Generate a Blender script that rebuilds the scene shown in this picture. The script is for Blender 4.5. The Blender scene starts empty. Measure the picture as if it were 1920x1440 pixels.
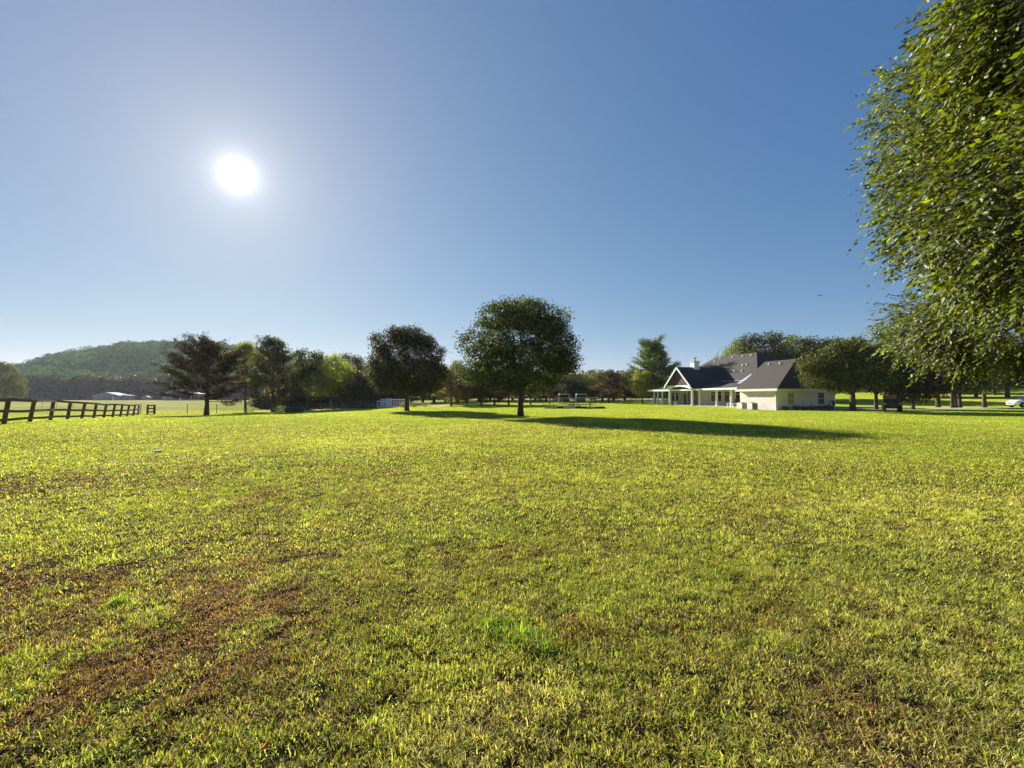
import bpy, bmesh, math, random
import numpy as np
from mathutils import Vector, Matrix

# ------------------------------------------------------------------ camera, sky, sun
S = bpy.context.scene
COL = S.collection
F, CX, HZ, EYE = 850.0, 960.0, 746.0, 1.55        # focal length / centre / horizon row in photo pixels, eye height
PITCH = math.atan((HZ - 720.0) / F)
cam_d = bpy.data.cameras.new('camera'); cam_d.sensor_width = 36.0; cam_d.lens = F / 1920 * 36
cam_d.clip_start = 0.05; cam_d.clip_end = 20000
cam = bpy.data.objects.new('camera', cam_d); COL.objects.link(cam)
cam.location = (0, 0, EYE); cam.rotation_euler = (math.pi / 2 + PITCH, 0, 0)
S.camera = cam

SUN_AZ, SUN_EL = math.radians(-31.6), math.radians(23.0)
sun_dir = Vector((math.sin(SUN_AZ) * math.cos(SUN_EL), math.cos(SUN_AZ) * math.cos(SUN_EL), math.sin(SUN_EL)))
W = bpy.data.worlds.new('World'); S.world = W; W.use_nodes = True
nt = W.node_tree; nt.nodes.clear()
def wn(t, **k):
    n = nt.nodes.new(t)
    for a, b in k.items(): setattr(n, a, b)
    return n
sky = wn('ShaderNodeTexSky', sky_type='NISHITA', sun_disc=False, sun_elevation=SUN_EL, sun_rotation=SUN_AZ,
         air_density=0.7, dust_density=0.0, ozone_density=3.0, altitude=200)
bg = wn('ShaderNodeBackground'); bg.inputs[1].default_value = 0.05
sp = wn('ShaderNodeSeparateColor'); nt.links.new(sky.outputs[0], sp.inputs[0]); cb = wn('ShaderNodeCombineColor')
for k, (x0, p_, y0) in enumerate([(.086, 1.10, .044), (.165, .69, .158), (.342, .42, .385)]):      # soft shoulder: evens out the bright horizon
    a = wn('ShaderNodeMath', operation='MULTIPLY'); a.inputs[1].default_value = .1414 / x0; nt.links.new(sp.outputs[k], a.inputs[0])
    b = wn('ShaderNodeMath', operation='POWER'); b.inputs[1].default_value = p_; nt.links.new(a.outputs[0], b.inputs[0])
    c = wn('ShaderNodeMath', operation='MULTIPLY'); c.inputs[1].default_value = y0 / .1414; nt.links.new(b.outputs[0], c.inputs[0])
    nt.links.new(c.outputs[0], cb.inputs[k])
nt.links.new(cb.outputs[0], bg.inputs[0])
tc = wn('ShaderNodeTexCoord')
dot = wn('ShaderNodeVectorMath', operation='DOT_PRODUCT'); dot.inputs[1].default_value = sun_dir
nt.links.new(tc.outputs['Generated'], dot.inputs[0])
ac = wn('ShaderNodeMath', operation='ARCCOSINE'); nt.links.new(dot.outputs['Value'], ac.inputs[0])
def glow(amp, deg):
    m = wn('ShaderNodeMath', operation='MULTIPLY'); m.inputs[1].default_value = -1 / math.radians(deg)
    nt.links.new(ac.outputs[0], m.inputs[0])
    e = wn('ShaderNodeMath', operation='EXPONENT'); nt.links.new(m.outputs[0], e.inputs[0])
    a = wn('ShaderNodeMath', operation='MULTIPLY'); a.inputs[1].default_value = amp
    nt.links.new(e.outputs[0], a.inputs[0]); return a
g1, gm, g2 = glow(1.0, 0.75), glow(0.095, 4.5), glow(0.145, 20.0)
ad = wn('ShaderNodeMath', operation='ADD'); nt.links.new(g1.outputs[0], ad.inputs[0]); nt.links.new(gm.outputs[0], ad.inputs[1])
bg1 = wn('ShaderNodeBackground'); bg1.inputs[0].default_value = (1.0, 0.95, 0.88, 1); nt.links.new(ad.outputs[0], bg1.inputs[1])
bg2 = wn('ShaderNodeBackground'); bg2.inputs[0].default_value = (1.0, 0.78, 0.45, 1); nt.links.new(g2.outputs[0], bg2.inputs[1])
as0 = wn('ShaderNodeAddShader'); nt.links.new(bg1.outputs[0], as0.inputs[0]); nt.links.new(bg2.outputs[0], as0.inputs[1])
ash = wn('ShaderNodeAddShader'); nt.links.new(bg.outputs[0], ash.inputs[0]); nt.links.new(as0.outputs[0], ash.inputs[1])
wo = wn('ShaderNodeOutputWorld'); nt.links.new(ash.outputs[0], wo.inputs[0])

sd = bpy.data.lights.new('sun', 'SUN'); sd.energy = 5.0; sd.angle = math.radians(0.55); sd.color = (1.0, 0.93, 0.80)
sun = bpy.data.objects.new('sun', sd); COL.objects.link(sun)
sun.rotation_euler = sun_dir.to_track_quat('Z', 'Y').to_euler(); sun.location = sun_dir * 60

S.view_settings.view_transform = 'Standard'; S.view_settings.look = 'None'
S.view_settings.gamma = 1; S.view_settings.exposure = 1.5
S.cycles.max_bounces = 6; S.cycles.diffuse_bounces = 3; S.cycles.transmission_bounces = 4
S.cycles.glossy_bounces = 2; S.cycles.volume_bounces = 0; S.cycles.transparent_max_bounces = 8
S.cycles.sample_clamp_indirect = 4

# ------------------------------------------------------------------ helpers
rng = np.random.default_rng(7)
TAB = np.random.default_rng(3).random((256, 256))
def vnoise(x, y, sc, off=0.0):
    x = np.asarray(x, float) / sc + 37.3 + off; y = np.asarray(y, float) / sc + 91.7 - off * 1.7
    xi = np.floor(x).astype(int); yi = np.floor(y).astype(int); fx = x - xi; fy = y - yi
    fx = fx * fx * (3 - 2 * fx); fy = fy * fy * (3 - 2 * fy)
    g = lambda a, b: TAB[a % 256, b % 256]
    return (g(xi, yi) * (1 - fx) + g(xi + 1, yi) * fx) * (1 - fy) + (g(xi, yi + 1) * (1 - fx) + g(xi + 1, yi + 1) * fx) * fy
def fbm(x, y, sc, off=0.0):
    return 0.5 * vnoise(x, y, sc, off) + 0.3 * vnoise(x, y, sc / 2.1, off + 5) + 0.2 * vnoise(x, y, sc / 4.3, off + 9)
def ss(t):
    t = np.clip(t, 0, 1); return t * t * (3 - 2 * t)

def ground(x, y):
    x = np.asarray(x, float); y = np.asarray(y, float)
    r = np.hypot(x, y); az = np.degrees(np.arctan2(x, np.maximum(y, 1e-3)))
    az = np.where(y < 0, np.where(x < 0, -90.0, 90.0), az)
    Lm = ss((-12 - az) / 16)
    Cm = ss((az + 14) / 12) * ss((55 - az) / 20)
    Rm = ss((az - 29) / 9)
    z = 0.016 * (vnoise(x, y, 1.7) - .5) + 0.05 * (vnoise(x, y, 9.0, 3) - .5) * ss(r / 12)
    z = z + Lm * (0.13 * np.exp(-((r - 35) / 9.0) ** 2) - 0.62 * ss((r - 40) / 34) + 0.45 * ss((r - 150) / 170))
    z = z + Cm * (1 - Rm) * np.clip(0.013 * (y - 60), 0, 1.25)
    z = z + Rm * np.clip(0.046 * (r - 112), 0, 5.2)
    z = z + Rm * 0.09 * ss((r - 55) / 12)
    return z
def gz(x, y): return float(ground(x, y))
def at(px, Y):                                     # world x for a photo column at distance Y
    return (px - CX) / F * Y

def fast_mesh(name, V, faces_flat, nper, attr=None):
    me = bpy.data.meshes.new(name)
    V = np.asarray(V, np.float32); n = len(faces_flat) // nper
    me.vertices.add(len(V)); me.vertices.foreach_set('co', V.ravel())
    me.loops.add(len(faces_flat)); me.loops.foreach_set('vertex_index', np.asarray(faces_flat, np.int32))
    me.polygons.add(n); me.polygons.foreach_set('loop_start', np.arange(0, n * nper, nper, dtype=np.int32))
    if attr is not None:
        a = me.color_attributes.new('Col', 'FLOAT_COLOR', 'POINT')
        c = np.ones((len(V), 4), np.float32); c[:, :3] = attr; a.data.foreach_set('color', c.ravel())
    me.update(calc_edges=True)
    return me

def tag(o, label=None, cat=None, group=None, kind=None):
    if label: o['label'] = label
    if cat: o['category'] = cat
    if group: o['group'] = group
    if kind: o['kind'] = kind
    return o
def link(name, me, mat=None, parent=None, smooth=False):
    o = bpy.data.objects.new(name, me); COL.objects.link(o)
    if mat is not None:
        me.materials.clear(); me.materials.append(mat)
    if smooth: me.polygons.foreach_set('use_smooth', [True] * len(me.polygons))
    if parent is not None: o.parent = parent
    return o
def thing(name, loc, rz=0.0, label=None, cat=None, group=None):
    o = bpy.data.objects.new(name, None); COL.objects.link(o); o.empty_display_size = .3
    o.location = loc; o.rotation_euler = (0, 0, rz)
    return tag(o, label, cat, group)

class MB:
    def __init__(s): s.v = []; s.f = []
    def add(s, vs, fs):
        b = len(s.v); s.v += [tuple(p) for p in vs]; s.f += [tuple(b + i for i in f) for f in fs]; return s
    def box(s, x0, x1, y0, y1, z0, z1, M=None):
        p = [(x, y, z) for z in (z0, z1) for y in (y0, y1) for x in (x0, x1)]
        if M is not None: p = [M @ Vector(q) for q in p]
        return s.add(p, [(0, 2, 3, 1), (4, 5, 7, 6), (0, 1, 5, 4), (2, 6, 7, 3), (0, 4, 6, 2), (1, 3, 7, 5)])
    def beam(s, a, b, w, h=None):                  # rectangular bar from a to b
        h = h or w; a = Vector(a); b = Vector(b); d = (b - a).normalized()
        up = Vector((0, 0, 1)) if abs(d.z) < .9 else Vector((0, 1, 0))
        sx = d.cross(up).normalized() * w / 2; sz = sx.cross(d).normalized() * h / 2
        p = [q + i * sx + j * sz for q in (a, b) for i, j in ((-1, -1), (1, -1), (1, 1), (-1, 1))]
        return s.add(p, [(3, 2, 1, 0), (4, 5, 6, 7), (0, 1, 5, 4), (1, 2, 6, 5), (2, 3, 7, 6), (3, 0, 4, 7)])
    def tube(s, pts, rad, n=6, cap=True):
        pts = [Vector(p) for p in pts]
        if not hasattr(rad, '__len__'): rad = [rad] * len(pts)
        b = len(s.v); up = None
        for i, p in enumerate(pts):
            d = (pts[min(i + 1, len(pts) - 1)] - pts[max(i - 1, 0)]).normalized()
            if up is None: up = Vector((1, 0, 0)) if abs(d.x) < .8 else Vector((0, 1, 0))
            u = (up - d * up.dot(d)).normalized(); up = u; w = d.cross(u)
            for k in range(n):
                t = 2 * math.pi * k / n; s.v.append(tuple(p + (u * math.cos(t) + w * math.sin(t)) * rad[i]))
        for i in range(len(pts) - 1):
            for k in range(n):
                q = b + i * n; s.f.append((q + k, q + (k + 1) % n, q + n + (k + 1) % n, q + n + k))
        if cap:
            s.f.append(tuple(b + k for k in reversed(range(n)))); s.f.append(tuple(b + (len(pts) - 1) * n + k for k in range(n)))
        return s
    def lathe(s, prof, n=16, c=(0, 0, 0), M=None):
        b = len(s.v)
        for r, z in prof:
            for k in range(n):
                t = 2 * math.pi * k / n; p = Vector((c[0] + r * math.cos(t), c[1] + r * math.sin(t), c[2] + z))
                s.v.append(tuple(M @ p if M is not None else p))
        for i in range(len(prof) - 1):
            for k in range(n):
                q = b + i * n; s.f.append((q + k, q + (k + 1) % n, q + n + (k + 1) % n, q + n + k))
        s.f.append(tuple(b + k for k in reversed(range(n)))); s.f.append(tuple(b + (len(prof) - 1) * n + k for k in range(n)))
        return s
    def prism(s, poly, a, b):                      # poly of points, extruded by vector a..b
        a = Vector(a); b = Vector(b); n = len(poly)
        vs = [Vector(p) + a for p in poly] + [Vector(p) + b for p in poly]
        fs = [tuple(range(n))[::-1], tuple(range(n, 2 * n))] + [(i, (i + 1) % n, n + (i + 1) % n, n + i) for i in range(n)]
        return s.add(vs, fs)
    def build(s, name, mat, parent=None, smooth=False, bevel=0):
        me = bpy.data.meshes.new(name); me.from_pydata(s.v, [], s.f); me.validate()
        bm = bmesh.new(); bm.from_mesh(me); bmesh.ops.recalc_face_normals(bm, faces=bm.faces)
        if bevel: bmesh.ops.bevel(bm, geom=bm.edges, offset=bevel, segments=2, affect='EDGES', clamp_overlap=True)
        bm.to_mesh(me); bm.free()
        return link(name, me, mat, parent, smooth)
def hull(name, pts, mat, parent):
    bm = bmesh.new()
    for p in pts: bm.verts.new(p)
    r = bmesh.ops.convex_hull(bm, input=bm.verts)
    bmesh.ops.recalc_face_normals(bm, faces=bm.faces)
    me = bpy.data.meshes.new(name); bm.to_mesh(me); bm.free()
    return link(name, me, mat, parent)

# ------------------------------------------------------------------ materials
def newmat(name):
    m = bpy.data.materials.new(name); m.use_nodes = True; t = m.node_tree; t.nodes.clear()
    return m, t
def N(t, typ, **k):
    n = t.nodes.new(typ)
    for a, b in k.items():
        if a.startswith('i_'): n.inputs[a[2:].replace('_', ' ')].default_value = b
        else: setattr(n, a, b)
    return n
def surf(name, c1, c2=None, scale=3.0, rough=.8, bump=0.0, bscale=None, metal=0.0, spec=.3, detail=4, coords='Object', stretch=(1, 1, 1)):
    m, t = newmat(name); o = N(t, 'ShaderNodeOutputMaterial'); p = N(t, 'ShaderNodeBsdfPrincipled')
    p.inputs['Roughness'].default_value = rough; p.inputs['Metallic'].default_value = metal
    p.inputs['Specular IOR Level'].default_value = spec; t.links.new(p.outputs[0], o.inputs[0])
    c2 = c2 or tuple(min(1, x * 1.3) for x in c1)
    tcn = N(t, 'ShaderNodeTexCoord'); mp = N(t, 'ShaderNodeMapping'); mp.inputs['Scale'].default_value = stretch
    t.links.new(tcn.outputs[coords], mp.inputs[0])
    nz = N(t, 'ShaderNodeTexNoise', i_Scale=scale, i_Detail=detail); t.links.new(mp.outputs[0], nz.inputs['Vector'])
    r = N(t, 'ShaderNodeValToRGB'); r.color_ramp.elements[0].position = .32; r.color_ramp.elements[1].position = .68
    r.color_ramp.elements[0].color = (*c1, 1); r.color_ramp.elements[1].color = (*c2, 1)
    t.links.new(nz.outputs['Fac'], r.inputs[0]); t.links.new(r.outputs[0], p.inputs['Base Color'])
    if bump:
        n2 = N(t, 'ShaderNodeTexNoise', i_Scale=bscale or scale * 4, i_Detail=4); t.links.new(mp.outputs[0], n2.inputs['Vector'])
        b = N(t, 'ShaderNodeBump', i_Strength=bump, i_Distance=.05); t.links.new(n2.outputs['Fac'], b.inputs['Height'])
        t.links.new(b.outputs[0], p.inputs['Normal'])
    return m
def leafmat(name, transl=.4, rough=.5, spec=.3, var=.25, tr_tint=(1.15, 1.25, .6)):
    m, t = newmat(name); o = N(t, 'ShaderNodeOutputMaterial')
    a = N(t, 'ShaderNodeAttribute', attribute_name='Col'); oi = N(t, 'ShaderNodeObjectInfo')
    mr = N(t, 'ShaderNodeMapRange'); mr.inputs['To Min'].default_value = 1 - var; mr.inputs['To Max'].default_value = 1 + var
    t.links.new(oi.outputs['Random'], mr.inputs['Value'])
    h = N(t, 'ShaderNodeHueSaturation'); t.links.new(a.outputs['Color'], h.inputs['Color']); t.links.new(mr.outputs[0], h.inputs['Value'])
    p = N(t, 'ShaderNodeBsdfPrincipled'); p.inputs['Roughness'].default_value = rough; p.inputs['Specular IOR Level'].default_value = spec
    t.links.new(h.outputs[0], p.inputs['Base Color'])
    tr = N(t, 'ShaderNodeBsdfTranslucent')
    mx = N(t, 'ShaderNodeMix', data_type='RGBA', blend_type='MULTIPLY'); mx.inputs['Factor'].default_value = 1
    mx.inputs[7].default_value = (*tr_tint, 1); t.links.new(h.outputs[0], mx.inputs[6]); t.links.new(mx.outputs[2], tr.inputs[0])
    ms = N(t, 'ShaderNodeMixShader'); ms.inputs[0].default_value = transl
    t.links.new(p.outputs[0], ms.inputs[1]); t.links.new(tr.outputs[0], ms.inputs[2]); t.links.new(ms.outputs[0], o.inputs[0])
    return m
M = {}
M['bark'] = surf('bark', (.045, .032, .026), (.10, .075, .06), 6, .9, .8, 18, stretch=(1, 1, .25))
M['barkpale'] = surf('bark_pale', (.10, .08, .065), (.20, .17, .14), 6, .9, .8, 18, stretch=(1, 1, .25))
M['leaf'] = leafmat('leaf', .36, .6, .08, .25, (1.45, 1.55, .6))
M['leafnear'] = leafmat('leaf_near', .36, .5, .28, .02, (2.3, 2.05, .4))
M['cedar'] = leafmat('cedar_leaf', .18, .7, .05)
M['grass'] = leafmat('grass_blade', .5, .6, .10, .0, (1.25, 1.25, .5))
M['fence'] = surf('dark_stained_wood', (.065, .038, .030), (.13, .080, .062), 5, .8, .5, 30, stretch=(1, 1, .3))
M['white'] = surf('white_paint', (.74, .74, .72), (.82, .82, .80), 2, .55)
M['trim'] = surf('cream_trim', (.62, .62, .57), (.70, .69, .64), 2, .6)
M['cream'] = surf('cream_siding', (.52, .50, .42), (.60, .58, .50), 1.5, .7, .2, 8, stretch=(1, 1, 6))
M['bluegrey'] = surf('pale_siding', (.45, .50, .48), (.52, .56, .54), 1.5, .7, .2, 8)
M['stone'] = surf('stone_brick', (.10, .045, .04), (.42, .30, .24), 5.5, .85, .7, 9)
M['shake'] = surf('red_brown_shake', (.055, .028, .026), (.13, .065, .058), 6, .85, .6, 12)
M['roof'] = surf('roof_shingle', (.031, .026, .023), (.054, .045, .040), 9, .85, .7, 45)
M['slab'] = surf('concrete', (.36, .35, .33), (.48, .47, .44), 1.2, .9, .2)
M['drive'] = surf('gravel_drive', (.36, .33, .30), (.52, .49, .45), .8, .95, .3, 12, coords='Object')
M['black'] = surf('black_plastic', (.012, .012, .013), (.022, .022, .024), 4, .45)
M['rubber'] = surf('rubber', (.012, .012, .012), (.02, .02, .02), 8, .85)
M['metal'] = surf('galvanised_metal', (.40, .42, .43), (.55, .57, .58), 3, .45, 0, metal=.6)
M['pipe'] = surf('white_pipe', (.70, .70, .70), (.8, .8, .8), 3, .5)
M['darkmetal'] = surf('dark_metal', (.03, .03, .032), (.07, .065, .06), 4, .6, metal=.3)
M['post'] = surf('steel_post', (.035, .030, .028), (.07, .06, .055), 5, .8)
M['glass'] = surf('dark_window', (.012, .014, .017), (.02, .022, .026), 1, .08, spec=.8)
M['blind'] = surf('brown_curtain', (.11, .065, .045), (.17, .11, .08), 3, .7)
M['door'] = surf('brown_door', (.13, .07, .04), (.2, .11, .06), 3, .5)
M['red'] = surf('red_lamp', (.5, .02, .03), (.6, .03, .04), 3, .35)
M['carpaint'] = surf('white_car_paint', (.76, .77, .78), (.8, .81, .82), 1, .22, spec=.6)
M['bluepaint'] = surf('blue_car_paint', (.06, .10, .22), (.08, .13, .27), 1, .3, spec=.5)
M['head'] = surf('headlight_glass', (.5, .52, .55), (.7, .72, .75), 6, .12, metal=.5, spec=.8)
M['shed'] = surf('grey_shed_wall', (.24, .24, .26), (.30, .30, .32), 2, .7)
M['tin'] = surf('tin_roof', (.40, .41, .43), (.50, .51, .52), 2, .9, spec=.05)
M['rock'] = surf('field_stone', (.20, .17, .14), (.42, .38, .33), 5, .9, .7, 12)
M['timber'] = surf('old_timber', (.035, .026, .022), (.09, .07, .055), 5, .9, .6, 20, stretch=(.3, 1, 1))
M['leafdead'] = surf('dead_leaf', (.40, .10, .02), (.6, .22, .04), 8, .7)
M['litter'] = surf('pale_litter', (.30, .25, .17), (.42, .35, .25), 8, .8)
M['feather'] = surf('bird_feather', (.02, .02, .022), (.04, .04, .042), 8, .7)
M['skytint'] = surf('sky_tinted_metal', (.32, .36, .42), (.38, .42, .48), 2, .5)  # pale metal, with the bluish light of the sky put into its colour
# painted brick
def brickmat():
    m = surf('white_painted_brick', (.70, .61, .56), (.82, .73, .68), 1.3, .75, .0)
    t = m.node_tree; p = [n for n in t.nodes if n.type == 'BSDF_PRINCIPLED'][0]; mp = [n for n in t.nodes if n.type == 'MAPPING'][0]
    sep = N(t, 'ShaderNodeSeparateXYZ'); t.links.new(mp.outputs[0], sep.inputs[0])
    ad = N(t, 'ShaderNodeMath', operation='ADD'); t.links.new(sep.outputs[0], ad.inputs[0]); t.links.new(sep.outputs[1], ad.inputs[1])
    cb = N(t, 'ShaderNodeCombineXYZ'); t.links.new(ad.outputs[0], cb.inputs[0]); t.links.new(sep.outputs[2], cb.inputs[1])
    b = N(t, 'ShaderNodeTexBrick', i_Scale=2.2); t.links.new(cb.outputs[0], b.inputs['Vector'])
    b.inputs['Mortar Size'].default_value = .018
    bp = N(t, 'ShaderNodeBump', i_Strength=.6, i_Distance=.03); bp.invert = True
    t.links.new(b.outputs['Fac'], bp.inputs['Height']); t.links.new(bp.outputs[0], p.inputs['Normal'])
    return m
M['brick'] = brickmat()
# ground: colour attribute (soil and turf patches) + fine noise
def groundmat():
    m, t = newmat('turf_ground'); o = N(t, 'ShaderNodeOutputMaterial'); p = N(t, 'ShaderNodeBsdfPrincipled', i_Roughness=.95)
    p.inputs['Specular IOR Level'].default_value = 0; t.links.new(p.outputs[0], o.inputs[0])
    a = N(t, 'ShaderNodeAttribute', attribute_name='Col'); g = N(t, 'ShaderNodeNewGeometry')
    def mul(src, sc, lo, hi, det=5):
        n = N(t, 'ShaderNodeTexNoise', i_Scale=sc, i_Detail=det); t.links.new(g.outputs['Position'], n.inputs['Vector'])
        r = N(t, 'ShaderNodeMapRange'); r.inputs['From Min'].default_value = .3; r.inputs['From Max'].default_value = .7
        r.inputs['To Min'].default_value = lo; r.inputs['To Max'].default_value = hi; t.links.new(n.outputs['Fac'], r.inputs['Value'])
        x = N(t, 'ShaderNodeVectorMath', operation='SCALE'); t.links.new(src, x.inputs[0]); t.links.new(r.outputs[0], x.inputs['Scale'])
        return x.outputs[0], n
    c, n1 = mul(a.outputs['Color'], 14.0, .55, 1.45)
    c, n2 = mul(c, 1.1, .82, 1.18)
    t.links.new(c, p.inputs['Base Color'])
    b = N(t, 'ShaderNodeBump', i_Strength=.9, i_Distance=.05); t.links.new(n1.outputs['Fac'], b.inputs['Height']); t.links.new(b.outputs[0], p.inputs['Normal'])
    return m
M['ground'] = groundmat()

# ------------------------------------------------------------------ lawn colours (shared by soil sheet and blades)
def gp(px, py):
    Y = EYE * F / (py - HZ); return at(px, Y), Y
PATCH = [(250, 1190, .85, 'b'), (90, 1290, .5, 'b'), (430, 1140, .6, 'b'), (300, 1260, .5, 'b'), (650, 1360, .22, 'b'), (990, 1290, .22, 't'),
         (900, 1370, .22, 't'), (1530, 1140, .45, 'b'), (600, 925, 1.6, 'b'), (60, 905, 1.6, 'b'), (1060, 1030, .5, 'b'), (1160, 1420, .2, 'b'),
         (1660, 1400, .2, 't'), (330, 1050, .9, 'b'), (1470, 860, 2.2, 't'), (1800, 930, 1.4, 't'), (500, 820, 5, 't'), (250, 810, 5, 't'),
         (900, 800, 4, 't'), (1560, 1290, .25, 'b'), (1300, 1180, .3, 'b'), (120, 1090, .5, 'b'), (1060, 1180, .2, 'b')]
def lawn(x, y):
    x = np.asarray(x, float); y = np.asarray(y, float)
    wet = 0.30 + 0.75 * (fbm(x, y, 5.0) - .5) + .55 * (fbm(x, y, 1.1, 11) - .5)
    dry = np.clip(0.26 + 1.5 * (fbm(x, y, 3.4, 23) - .5) + .9 * (fbm(x, y, .5, 31) - .5), 0, 1)
    br = np.clip(0.03 + 1.3 * (fbm(x, y, 1.1, 47) - .55), 0, 1)
    for px, py, rad, k in PATCH:
        cx, cy = gp(px, py); w = np.exp(-(((x - cx) / (rad * 1.5)) ** 2 + ((y - cy) / rad) ** 2)) * (.55 + .9 * fbm(x, y, .35, 5))
        if k == 'b': br = np.clip(br + .62 * w * .85 * ss((fbm(x, y, .28, 77) - .3) / .35) , 0, 1)
        else: dry = np.clip(dry + .6 * w, 0, 1)
    az = np.degrees(np.arctan2(x, np.maximum(y, .01))); r = np.hypot(x, y)
    dry = np.clip(dry + 1.6 * ss((az - 36) / 4) * ss((r - 86) / 8) * fbm(x, y, 9, 3), 0, 1)
    return np.clip(wet, 0, 1), dry, br
def mixc(a, b, t): return a * (1 - t[:, None]) + b * t[:, None]
def fieldmask(x, y):
    r = np.hypot(x, y); az = np.degrees(np.arctan2(x, np.maximum(y, .01)))
    lim = np.where(az < -8, 62 + 10 * ss((az + 45) / 30), 105)
    lim = np.where(az > 25, 150, lim)
    return ss((y + 4 * (vnoise(x, y, 3) - .5) - lim) / 5)

# ------------------------------------------------------------------ ground sheet (to the horizon)
def make_ground():
    rad = [0.0]; r = .35
    while r < 1300:
        rad.append(r); r *= 1.028
    rad = np.array(rad); na = 420
    fine = np.linspace(-62, 62, 320); rest = np.linspace(62, 298, 102)[1:-1]
    azs = np.radians(np.concatenate([fine, rest])); na = len(azs)
    R, A = np.meshgrid(rad, azs, indexing='ij'); X = (R * np.sin(A)).ravel(); Y = (R * np.cos(A)).ravel()
    Z = ground(X, Y) - 0.004
    wet, dry, br = lawn(X, Y)
    G = np.array([.085, .080, .030]); T = np.array([.15, .11, .055]); B = np.array([.080, .045, .030])
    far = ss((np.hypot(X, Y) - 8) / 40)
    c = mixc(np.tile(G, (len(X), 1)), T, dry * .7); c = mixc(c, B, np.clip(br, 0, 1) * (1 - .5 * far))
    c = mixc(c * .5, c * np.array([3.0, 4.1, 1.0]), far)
    fm = fieldmask(X, Y); fc = mixc(np.tile([.36, .33, .14], (len(X), 1)), np.array([.24, .27, .07]), ss((fbm(X, Y, 14, 3) - .3) / .4))
    c = mixc(c, fc, fm)
    nr = len(rad); i = np.arange(nr - 1)[:, None]; j = np.arange(na)[None, :]; j2 = (j + 1) % na
    q = np.stack([i * na + j, i * na + j2, (i + 1) * na + j2, (i + 1) * na + j], -1).reshape(-1, 4)
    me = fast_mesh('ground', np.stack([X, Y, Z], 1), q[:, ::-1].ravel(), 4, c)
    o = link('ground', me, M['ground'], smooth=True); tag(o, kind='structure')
make_ground()

# house frame: u runs along the garage front, v runs back along the porch side
HC = Vector((33.3, 57.0, 0.0)); UX, UY = .956, .292
def huv(x, y):
    dx = x - HC.x; dy = y - HC.y; return dx * UX + dy * UY, -dx * UY + dy * UX
DRV = [(60, 64.0), (66, 62.5), (46, 61.0), (90, 66)]
def drive_y(x): return 60.5 + .085 * (x - 40)
def no_grass(x, y):
    u, v = huv(x, y)
    h = (u > -.1) & (u < 28) & (v > -.1) & (v < 35) | ((u > 2.5) & (u < 28) & (v > 9) & (v < 32.6))
    d = (x > 44) & (np.abs(y - drive_y(x)) < 2.0)
    return h | d

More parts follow.
